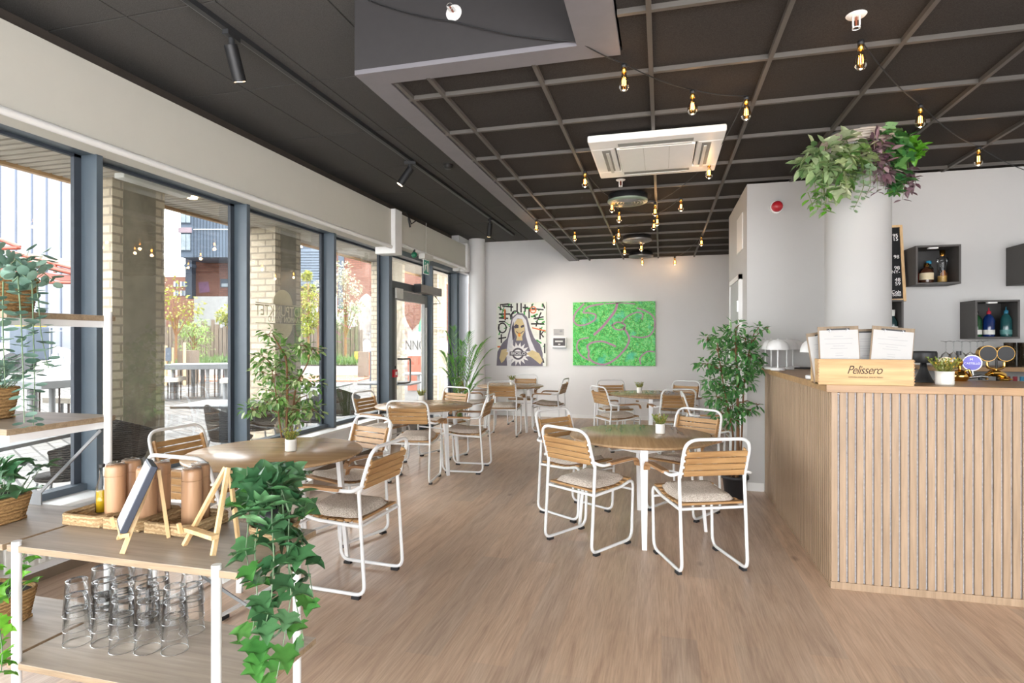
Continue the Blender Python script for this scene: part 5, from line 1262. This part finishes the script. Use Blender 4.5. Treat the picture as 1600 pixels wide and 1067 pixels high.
# brick building with grey oriel
t, X, Z = ext('brick_building', 'red brick building with a blue grey clad oriel and windows, beyond the second window', 'building', 340, 48)
MB().bx(X(303), X(452), 0, 9, -.1, Z(330)).build('brick_wall', M['brick_red'], t)
o_ = -3.2
MB().bx(X(282,o_), X(430,o_), o_, 4.5, Z(402,o_), Z(230,o_)).build('oriel', M['steel_blue'], t)
m = MB()
for k in range(22): x = 303+k*5; m.bx(X(x,o_)-.03, X(x,o_)+.03, -3.24, -3.2, Z(402,o_), Z(230,o_))
m.build('seam', M['steel_dark'], t); MB().bx(X(303,o_), X(430,o_), -3.27, -3.2, Z(359,o_), Z(358,o_)).build('flashing', M['offwhite'], t)
for (y0, y1) in ((350,329),(393,364)):
    w = MB().bx(X(283,o_), X(299,o_), -3.26, -3.18, Z(y0,o_), Z(y1,o_)).build('window', M['steel_dark'], t); MB().bx(X(284,o_), X(291,o_), -3.3, -3.24, Z(y0-2,o_), Z(y1+2,o_)).bx(X(292,o_), X(298,o_), -3.3, -3.24, Z(y0-2,o_), Z(y1+2,o_)).build('pane', M['sky_glass'], w)
MB().bx(X(280,o_), X(300,o_), -3.35, -3.15, Z(364,o_), Z(356,o_)).build('sill_panel', plain('mauve panel', '#8a7a80', .6), t)
MB().bx(X(296), X(306), -.6, .2, Z(467), Z(402)).build('corner_post', M['steel_dark'], t); MB().bx(X(295), X(307), -.7, .3, Z(419), Z(414)).build('balcony_edge', M['steel_blue'], t)
w = MB().bx(X(345), X(362), -.06, .1, Z(449), Z(436)).build('window', M['steel_dark'], t); MB().bx(X(347), X(361), -.1, .0, Z(448), Z(443)).build('pane', M['sky_glass'], w)
MB().prism([(X(310), Z(441)),(X(326), Z(440)),(X(328), Z(456)),(X(312), Z(458))], 0, .02, Matrix(((1,0,0,0),(0,0,-1,-.01),(0,1,0,0),(0,0,0,1)))).build('graffiti', plain('violet graffiti', '#6a4b62', .8, var=.3, scale=2), t)
t, X, Z = ext('concrete_wall', 'tall pale concrete retaining wall below the brick building', 'wall', 340, 46)
MB().bx(X(303), X(460), 0, 1.2, 0, Z(463)).build('wall', M['concrete_light'], t)
t, X, Z = ext('distant_brick_block', 'distant low red brick block with white windows at the left of the grey oriel', 'building', 275, 70)
MB().bx(X(240), X(305), 0, 10, 0, Z(432)).build('brick_wall', M['brick_red'], t)
for y in (444, 458):
    for x in (272, 282, 290): 
        w = MB().bx(X(x), X(x+7), -.1, .05, Z(y+4), Z(y-4)).build('window', M['sky_glass'], t); MB().bx(X(x+3), X(x+6), -.13, 0, Z(y+4), Z(y-4)).build('pane', M['steel_dark'], w)
t, X, Z = ext('clad_building', 'blue grey metal clad building with white top window seen past the second pillar', 'building', 490, 47)
MB().bx(X(466), X(512), -2, 4, Z(452), Z(395)).build('cladding', M['steel_blue'], t)
m = MB()
for k in range(14): m.bx(X(466), X(512), -2.05, -2, Z(452-k*4), Z(451.2-k*4))
m.build('seam', M['steel_dark'], t); MB().bx(X(473), X(487), -2.1, -2, Z(394), Z(381)).build('window', M['white_trim'], t); MB().bx(X(466), X(515), -2.0, 4, Z(395), Z(360)).build('upper_floor', M['steel_dark'], t)
t, X, Z = ext('brick_gable', 'orange red brick gable with a dark window strip outside the fourth window', 'building', 560, 44)
MB().bx(X(526), X(760), 0, 8, 0, Z(330)).build('brick_wall', M['brick_red'], t)
MB().bx(X(529), X(538), -.1, .1, Z(482), Z(392)).build('window_strip', M['steel_dark'], t)
# mound, bags, heap
def heap(name, label, cat, px, d, w, h, mt, seed, y=None, dz=-.02, rough=.25):
    t, X, Z = ext(name, label, cat, px, d, dz=dz); r = random.Random(seed); n = 14; vs = []; fs = []
    for i in range(n+1):
        for j in range(n+1):
            u = -1+2*i/n; v = -1+2*j/n; hh = max(0, (1-abs(u)**2.2)*(1-abs(v)**2.2))**.6*h*(1+r.uniform(-rough, rough))
            vs.append((u*w/2+r.uniform(-.03,.03)*w, v*w*.32, hh))
    for i in range(n):
        for j in range(n): a = i*(n+1)+j; fs.append((a, a+n+1, a+n+2, a+1))
    MB().add(vs, fs, False).build('heap', mt, t); return t
rub = plain('grey rubble', '#77706a', .95, var=.3, scale=3)
heap('spoil_heap', 'grey brown heap of excavated soil behind the stake fence', 'heap', 588, 39.5, 6, 4.1, rub, 3)
heap('spoil_heap', 'pale rubble heap at the left below the sheeting', 'heap', 30, 32.5, 7, 1.2, plain('pale rubble', '#9b928c', .95, var=.3, scale=3), 4)
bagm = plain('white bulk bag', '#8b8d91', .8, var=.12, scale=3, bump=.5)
def bag(px, d, w, h, dz, lb, s): heap('bulk_bag', lb, 'bag', px, d, w, h, bagm, s, dz=dz, rough=.18)
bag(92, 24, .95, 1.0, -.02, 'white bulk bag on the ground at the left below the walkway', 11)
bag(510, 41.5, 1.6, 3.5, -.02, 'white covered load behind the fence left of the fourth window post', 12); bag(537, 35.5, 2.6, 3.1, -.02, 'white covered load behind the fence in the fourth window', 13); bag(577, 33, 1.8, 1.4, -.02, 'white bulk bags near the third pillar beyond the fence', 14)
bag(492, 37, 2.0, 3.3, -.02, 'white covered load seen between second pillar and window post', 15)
# stake fence
t, X, Z = ext('stake_fence', 'row of weathered timber stakes of uneven height around the planting bed', 'fence', 450, 30); r = random.Random(6)
x = 250
while x < 566:
    w = r.uniform(.14,.24); h = r.uniform(1.7,2.4)
    MB().bx(X(x), X(x)+w, 0, w*.8, -.1, h+.35).build('stake', M['weathered'], t); x += (w+.03)/30*F
# planting bed in front of the fence
t, X, Z = ext('planting_bed', 'raised planting bed with red paving edge and white stone ledge', 'planter', 500, 24)
MB().bx(X(255), X(575), 0, 4.5, -.02, .42).build('bed', M['concrete_light'], t); MB().bx(X(255), X(575), .2, 4.3, .42, .47).build('soil', M['soil'], t)
MB().bx(X(255), X(590), -3.2, 0, -.02, .04).build('red_paving', plain('red gravel paving', '#8f5a46', .9, var=.2, scale=4), t)
gt = tag(MB().build('grass', G['lime']) if False else None, '', '') if False else None
r = random.Random(9); m = MB(); o = at(500, HY, 24); Mz = Matrix.Translation((o.x, o.y, 0)) @ Matrix.Rotation(YAW, 4, 'Z')
for k in range(5200):
    x = r.uniform(X(258), X(572)); y = r.uniform(.2, 4.2); h = r.uniform(.12,.38)*(1.5 if r.random() < .12 else 1)
    leaf(m, Mz @ Vector((x, y, .45)), Mz.to_3x3() @ Vector((r.uniform(-.4,.4), r.uniform(-.4,.4), 1)), rv(r), h, .05, 'blade')
gg = m.build('grass', leafmat('long grass', ['#4b6433', '#5f7640', '#3d582c', '#6c7d48'])); tag(gg, 'long green grass growing in the planting bed', 'grass', None, 'stuff')
# trees
def tree(label, px, d, crowns, mt, trunk_h, seed, L=.16, W=.11, n=42, kind='oval'):
    t, X, Z = ext('young_tree', label, 'tree', px, 25.6+(seed % 3)*.9, 'young trees outside', dz=.465); r = random.Random(seed); st = MB(); f = MB()
    tops = []
    for (x, y, rp) in crowns:
        c = Vector((X(x), r.uniform(-.3,.3), Z(y))); tops.append(c); cluster(f, c, rp/F*d*1.7, n, r, kind, L, W, .8, .9, .2)
        st.tube([(0,0,min(trunk_h, c.z*.6)), c.lerp(Vector((0,0,trunk_h)), .4), c], .035, 5, r1=.01)
    st.tube([(0,0,-.1), (0,0,max(c.z for c in tops)*.9)], .07, 7, r1=.02)
    st.build('trunk', M['bark'], t); f.build('foliage', mt, t)
YG = leafmat('spring leaves', ['#7f8430', '#96963e', '#6c7a2d', '#a39c4c', '#748537'], .5, .4)
tree('yellow green spring tree left of the outdoor stone table', 275, 22, [(270,450,16),(282,470,18),(265,480,14),(290,490,14),(272,498,16),(258,465,12),(300,478,10)], YG, 1.2, 51)
tree('fresh green shrub tree behind the outdoor stone table', 303, 23, [(300,520,14),(312,508,12),(295,535,12),(308,540,14),(318,525,10),(290,515,8)], leafmat('fresh leaves', ['#7e9a52', '#96b062', '#6d8a48'], .5, .3), 1.0, 52, .12, .06, 150)
tree('yellow green spring tree at the right of the second window', 362, 24, [(358,490,10),(350,496,7),(364,500,8)], YG, 1.2, 53, .15, .1, 160)
tree('tall slim yellow green tree seen between second pillar and third window post', 482, 22, [(480,455,9),(486,470,10),(478,490,10),(490,500,8),(482,512,9),(476,430,5)], YG, 1.2, 54, .14, .09, 200)
tree('white blossoming tree in front of the brick gable', 540, 24, [(538,420,8),(545,440,10),(536,455,9),(548,470,10),(556,450,7),(540,485,10),(552,495,9),(533,435,6),(562,480,6),(530,500,8)], leafmat('blossom', ['#a09c8a', '#b0ac9e', '#8f9074', '#7c825e'], .6, .3), 1.2, 55, .12, .09, 110)
tree('white blossoming tree between the clad building and third window post', 497, 27, [(497,445,6),(499,465,8),(495,480,7)], leafmat('blossom two', ['#9c9c90', '#a8a69c', '#868c76'], .6, .3), 1.2, 56, .12, .09, 110)
# concrete tables on steel rods with slab benches
def rodtable(label, px, d, w, dp, rz, seed, ztop=.88, cat='table', name='stone_table', th=.13, nr=16, tm_=None, grp=None, wide=3):
    t, X, Z = ext(name, label, cat, px, d, grp, rz); r = random.Random(seed)
    MB().bx(-w/2, w/2, -dp/2, dp/2, ztop-th, ztop).build('table_top' if cat == 'table' else 'slab', tm_ or M['table_concrete'], t, .008)
    for k in range(nr):
        x = -w*.40+w*.80*((k*.618) % 1); y = r.uniform(-dp*.36, dp*.36); rr = .045 if k % wide == 0 else .014
        MB().cyl((x,y,0), (x,y,ztop-th), rr, 8).build('rod_leg', M['rust'] if rr < .02 else M['patio_top'], t)
rodtable('long concrete table on many steel rods in the second window', 322, 15, 1.75, 1.1, YAW+.35, 1)
rodtable('large concrete table on steel rods at the far left behind the shelf', 35, 9.5, 2.6, 1.3, YAW-.25, 2, .86, th=.12)
rodtable('short slab bench left of the concrete table in the second window', 262, 14.5, .65, .9, YAW+.3, 3, .55, 'bench', 'slab_bench', .10, 6, M['slat'])
rodtable('short slab bench right of the concrete table in the second window', 378, 14.2, .9, .6, YAW+.3, 4, .55, 'bench', 'slab_bench', .10, 6, M['slat'])
rodtable('small slab bench beside the large concrete table at the left', 108, 10.5, .6, .5, YAW-.2, 5, .45, 'bench', 'slab_bench', .10, 6, M['slat'])
# cafe tables and wicker chairs right outside the glass
def cafe(label, x, y, w, dp, rz, h=.74):
    t = thing('cafe_table', label, 'table', (x, y, -.02), rz, 'grey outdoor cafe tables')
    MB().bx(-w/2, w/2, -dp/2, dp/2, h-.028, h).build('table_top', M['patio_top'], t, .004)
    MB().bx(-.035, .035, -.035, .035, .02, h-.028).build('pedestal', M['grey_metal'], t); MB().bx(-.25,.25,-.25,.25,0,.02).build('base', M['grey_metal'], t, .004)
p = onz(318, 632, .72); cafe('grey outdoor cafe table seen through the second window', p.x+.1, p.y+.22, .85, .75, .25)
p = onz(520, 601, .72); cafe('grey outdoor cafe table seen through the third window post gap', p.x-.2, p.y, .8, .75, .2)
p = onz(572, 594, .72); cafe('grey outdoor cafe table in front of the third pillar', -4.62, p.y-.35, .95, .75, .1)
p = onz(25, 690, .72); cafe('grey outdoor cafe table low at the far left of the window', p.x-.35, p.y, .9, .7, .25)
p = onz(655, 583, .72); cafe('grey outdoor table seen through the entrance door', p.x, p.y, .9, .7, 0)
wc0 = None
def wicker(x, y, rz, label):
    global wc0
    if wc0: return dup(wc0, (x, y, -.02), rz, label)
    t = thing('wicker_chair', label, 'chair', (x, y, -.02), rz, 'dark wicker outdoor chairs')
    n = 12; vs = []; fs = []
    for i in range(n+1):
        th = -.55*PI+1.1*PI*i/n-PI/2
        for (k, rr, z) in ((0,.15,.40),(1,.22,.45),(2,.255,.62),(3,.27,.80-.16*abs(i-n/2)/(n/2))):
            vs.append((rr*math.cos(th)*1.02, rr*math.sin(th), z))
    for i in range(n):
        for k in range(3): a = i*4+k; fs.append((a, a+4, a+5, a+1))
    m = MB().add(vs, fs, True); o = m.build('shell', M['wicker'], t); s = o.modifiers.new('solid', 'SOLIDIFY'); s.thickness = .022
    MB().lathe([(.001,.39),(.20,.40),(.215,.43),(.001,.44)], 20).build('seat', M['wicker'], t)
    for sx in (-1, 1): MB().tube(fillet([(sx*.16,-.16,.40),(sx*.21,-.24,0),(sx*.21,.22,0),(sx*.16,.14,.40)], .06, 4), .011, 8).build('leg_frame', M['grey_metal'], t)
    wc0 = t; return t
for (px, py, z, rz, lb) in ((105, 705, -4.5, 2.2, 'dark wicker chair outside at the left, behind the tall shelf'), (185, 705, -4.75, .6, 'dark wicker chair outside in front of the nearest pillar'), (362, 655, -4.5, -.4, 'dark wicker chair outside left of the second window post'), (400, 660, -4.75, 1.9, 'dark wicker chair outside behind the ficus'), (487, 640, -4.5, 2.6, 'dark wicker chair outside beside the third window post'), (533, 620, -4.5, .4, 'dark wicker chair outside right of the third window post')):
    p = onx(px, py, z); wicker(p.x, p.y, rz, lb)
# bits of the building site
t, X, Z = ext('barrier_post', 'dark square post beside the planting bed near the third pillar', 'post', 568, 23); MB().bx(-.2, .2, -.1, .1, 0, 1.05).build('post', M['weathered'], t)
t, X, Z = ext('barrier_post', 'slim dark post at the left side of the third pillar', 'post', 581, 18); MB().bx(-.05, .05, -.05, .05, 0, 1.15).build('post', M['steel_dark'], t)
t, X, Z = ext('marker_post', 'orange marker post beside the dark square post', 'post', 576, 24); MB().bx(-.07, .07, -.04, .04, 0, 1.0).build('post', plain('marker orange', '#d0602c', .6), t)
t, X, Z = ext('warning_sign', 'small yellow sign left of the dark square post', 'sign', 560, 26); MB().bx(-.18, .18, 0, .03, .3, 1.0).build('plate', plain('sign yellow', '#c79a3c', .6), t)
t, X, Z = ext('entrance_banner', 'pale banner lettered INNGANG seen mirrored through the door', 'sign', 650, 17)
MB().bx(X(637), X(672), 0, .04, Z(556), Z(518)).build('banner', plain('pale banner', '#9c9a98', .7), t)
text('INNGANG', .42, frame((X(662), -.012, Z(540)), (1,0,0), (0,0,1)), plain('banner ink', '#44423f', .7), t, sx=.62)
MB().bx(X(637), X(672), .0, .3, -.02, Z(556)).build('plinth', plain('red plinth', '#8d5240', .8), t)
heap('spoil_heap', 'rubble heap with colourful bits behind the entrance banner', 'heap', 660, 24, 3, 1.9, plain('mixed rubble', '#7c6f68', .95, var=.5, scale=4), 19)
t, X, Z = ext('tarpaulin', 'folded green and yellow tarpaulin on the rubble behind the door', 'tarpaulin', 660, 23); MB().prism([(-.2,0),(.3,0),(.25,.9),(.05,1.15),(-.15,.5)], 0, .3, Matrix(((1,0,0,0),(0,0,1,0),(0,1,0,1.6),(0,0,0,1)))).build('sheet', plain('tarp green', '#3f8060', .6), t)
t, X, Z = ext('site_fence', 'grey steel mesh site fence in front of the spoil heap', 'fence', 600, 36.5); m = MB()
for z in (.3, 1.0, 2.0): m.cyl((-1.6,0,z), (1.2,0,z), .02, 6)
for k in range(5): m.cyl((-1.6+k*.7,0,0), (-1.6+k*.7,0,2.0), .02, 6)
m.build('mesh_panel', M['grey_metal'], t)
t, X, Z = ext('notice_board', 'dark notice board on timber posts left of the outdoor stone table', 'board', 263, 19)
MB().bx(X(257), X(260), 0, .06, 0, Z(540)).bx(X(267), X(270), 0, .06, 0, Z(543)).bx(X(286), X(289), 0, .06, 0, Z(535)).build('post', M['timber_edge'], t); MB().bx(X(259), X(268), -.03, 0, Z(564), Z(543)).build('board', M['steel_dark'], t); MB().bx(X(269), X(288), .3, .9, 0, Z(548)).build('crate', M['weathered'], t)
t, X, Z = ext('site_barrier', 'low steel crowd barrier behind the bulk bag at the left', 'barrier', 95, 27); m = MB()
m.tube(fillet([(X(78),0,0),(X(78),0,Z(511)),(X(114),0,Z(511)),(X(114),0,0)], .1, 4), .025, 6); m.cyl((X(78),0,Z(517)), (X(114),0,Z(517)), .015, 6); m.build('rail', M['grey_metal'], t)
t, X, Z = ext('site_vehicle', 'yellow roofed site vehicle half hidden behind the eucalyptus', 'vehicle', 32, 28)
MB().bx(X(14), X(42), 0, 1.6, .5, Z(510)).build('body', M['steel_dark'], t, .05); MB().bx(X(20), X(37), .1, 1.4, Z(510), Z(502)).build('roof', plain('vehicle yellow', '#c99a2e', .5), t, .04)
for x in (18, 37): MB().cyl((X(x), -.05, .45), (X(x), .25, .45), .45, 18).build('wheel', M['black'], t)

# ================================================================== LIGHT AND CAMERA
W = bpy.data.worlds.new('overcast'); S.world = W; W.use_nodes = True; nt = W.node_tree; nt.nodes.clear()
tc = nt.nodes.new('ShaderNodeTexCoord'); sx = nt.nodes.new('ShaderNodeSeparateXYZ'); nt.links.new(tc.outputs['Generated'], sx.inputs[0])
rp = nt.nodes.new('ShaderNodeValToRGB'); rp.color_ramp.elements[0].position = .0; rp.color_ramp.elements[0].color = (.98,.985,1,1); rp.color_ramp.elements[1].position = .7; rp.color_ramp.elements[1].color = (.93,.96,1,1); nt.links.new(sx.outputs[2], rp.inputs[0])
bg = nt.nodes.new('ShaderNodeBackground'); bg.inputs[1].default_value = SKY = 6.0; nt.links.new(rp.outputs[0], bg.inputs[0])
ow = nt.nodes.new('ShaderNodeOutputWorld'); nt.links.new(bg.outputs[0], ow.inputs[0])
su = bpy.data.lights.new('hazy_sun', 'SUN'); su.energy = 2.0; su.angle = .35; su.color = (1,.95,.88); so = bpy.data.objects.new('hazy_sun', su); COL.objects.link(so); so.rotation_euler = (math.radians(38), 0, math.radians(200))
for (y, e) in ((3.15, 14), (5.75, 14)):
    l = bpy.data.lights.new('track_lamp', 'SPOT'); l.energy = e; l.color = (1,.78,.55); l.spot_size = 1.2; l.spot_blend = .7; l.shadow_soft_size = .04
    o = bpy.data.objects.new('track_lamp', l); COL.objects.link(o); o.location = (-2.6, y, 3.06); o.rotation_euler = (.35, 0, .3)
l = bpy.data.lights.new('track_lamp', 'SPOT'); l.energy = 60; l.color = (1,.85,.70); l.spot_size = 1.1; l.spot_blend = 1; l.shadow_soft_size = .04
o = bpy.data.objects.new('track_lamp', l); COL.objects.link(o); o.location = (-2.5, 8.75, 3.1); o.rotation_euler = Vector((.9, 2.0, -1.5)).to_track_quat('-Z', 'Y').to_euler()
cam = bpy.data.cameras.new('camera'); cam.sensor_width = 36; cam.lens = F/1600*36; cam.clip_start = .05; cam.clip_end = 300
co = bpy.data.objects.new('camera', cam); COL.objects.link(co); co.location = (0, 0, EYE); co.rotation_euler = (PI/2, 0, YAW); S.camera = co
vs = S.view_settings; vs.view_transform = 'Standard'; vs.look = 'None'; vs.gamma = 1; vs.use_curve_mapping = False; vs.exposure = 1.13
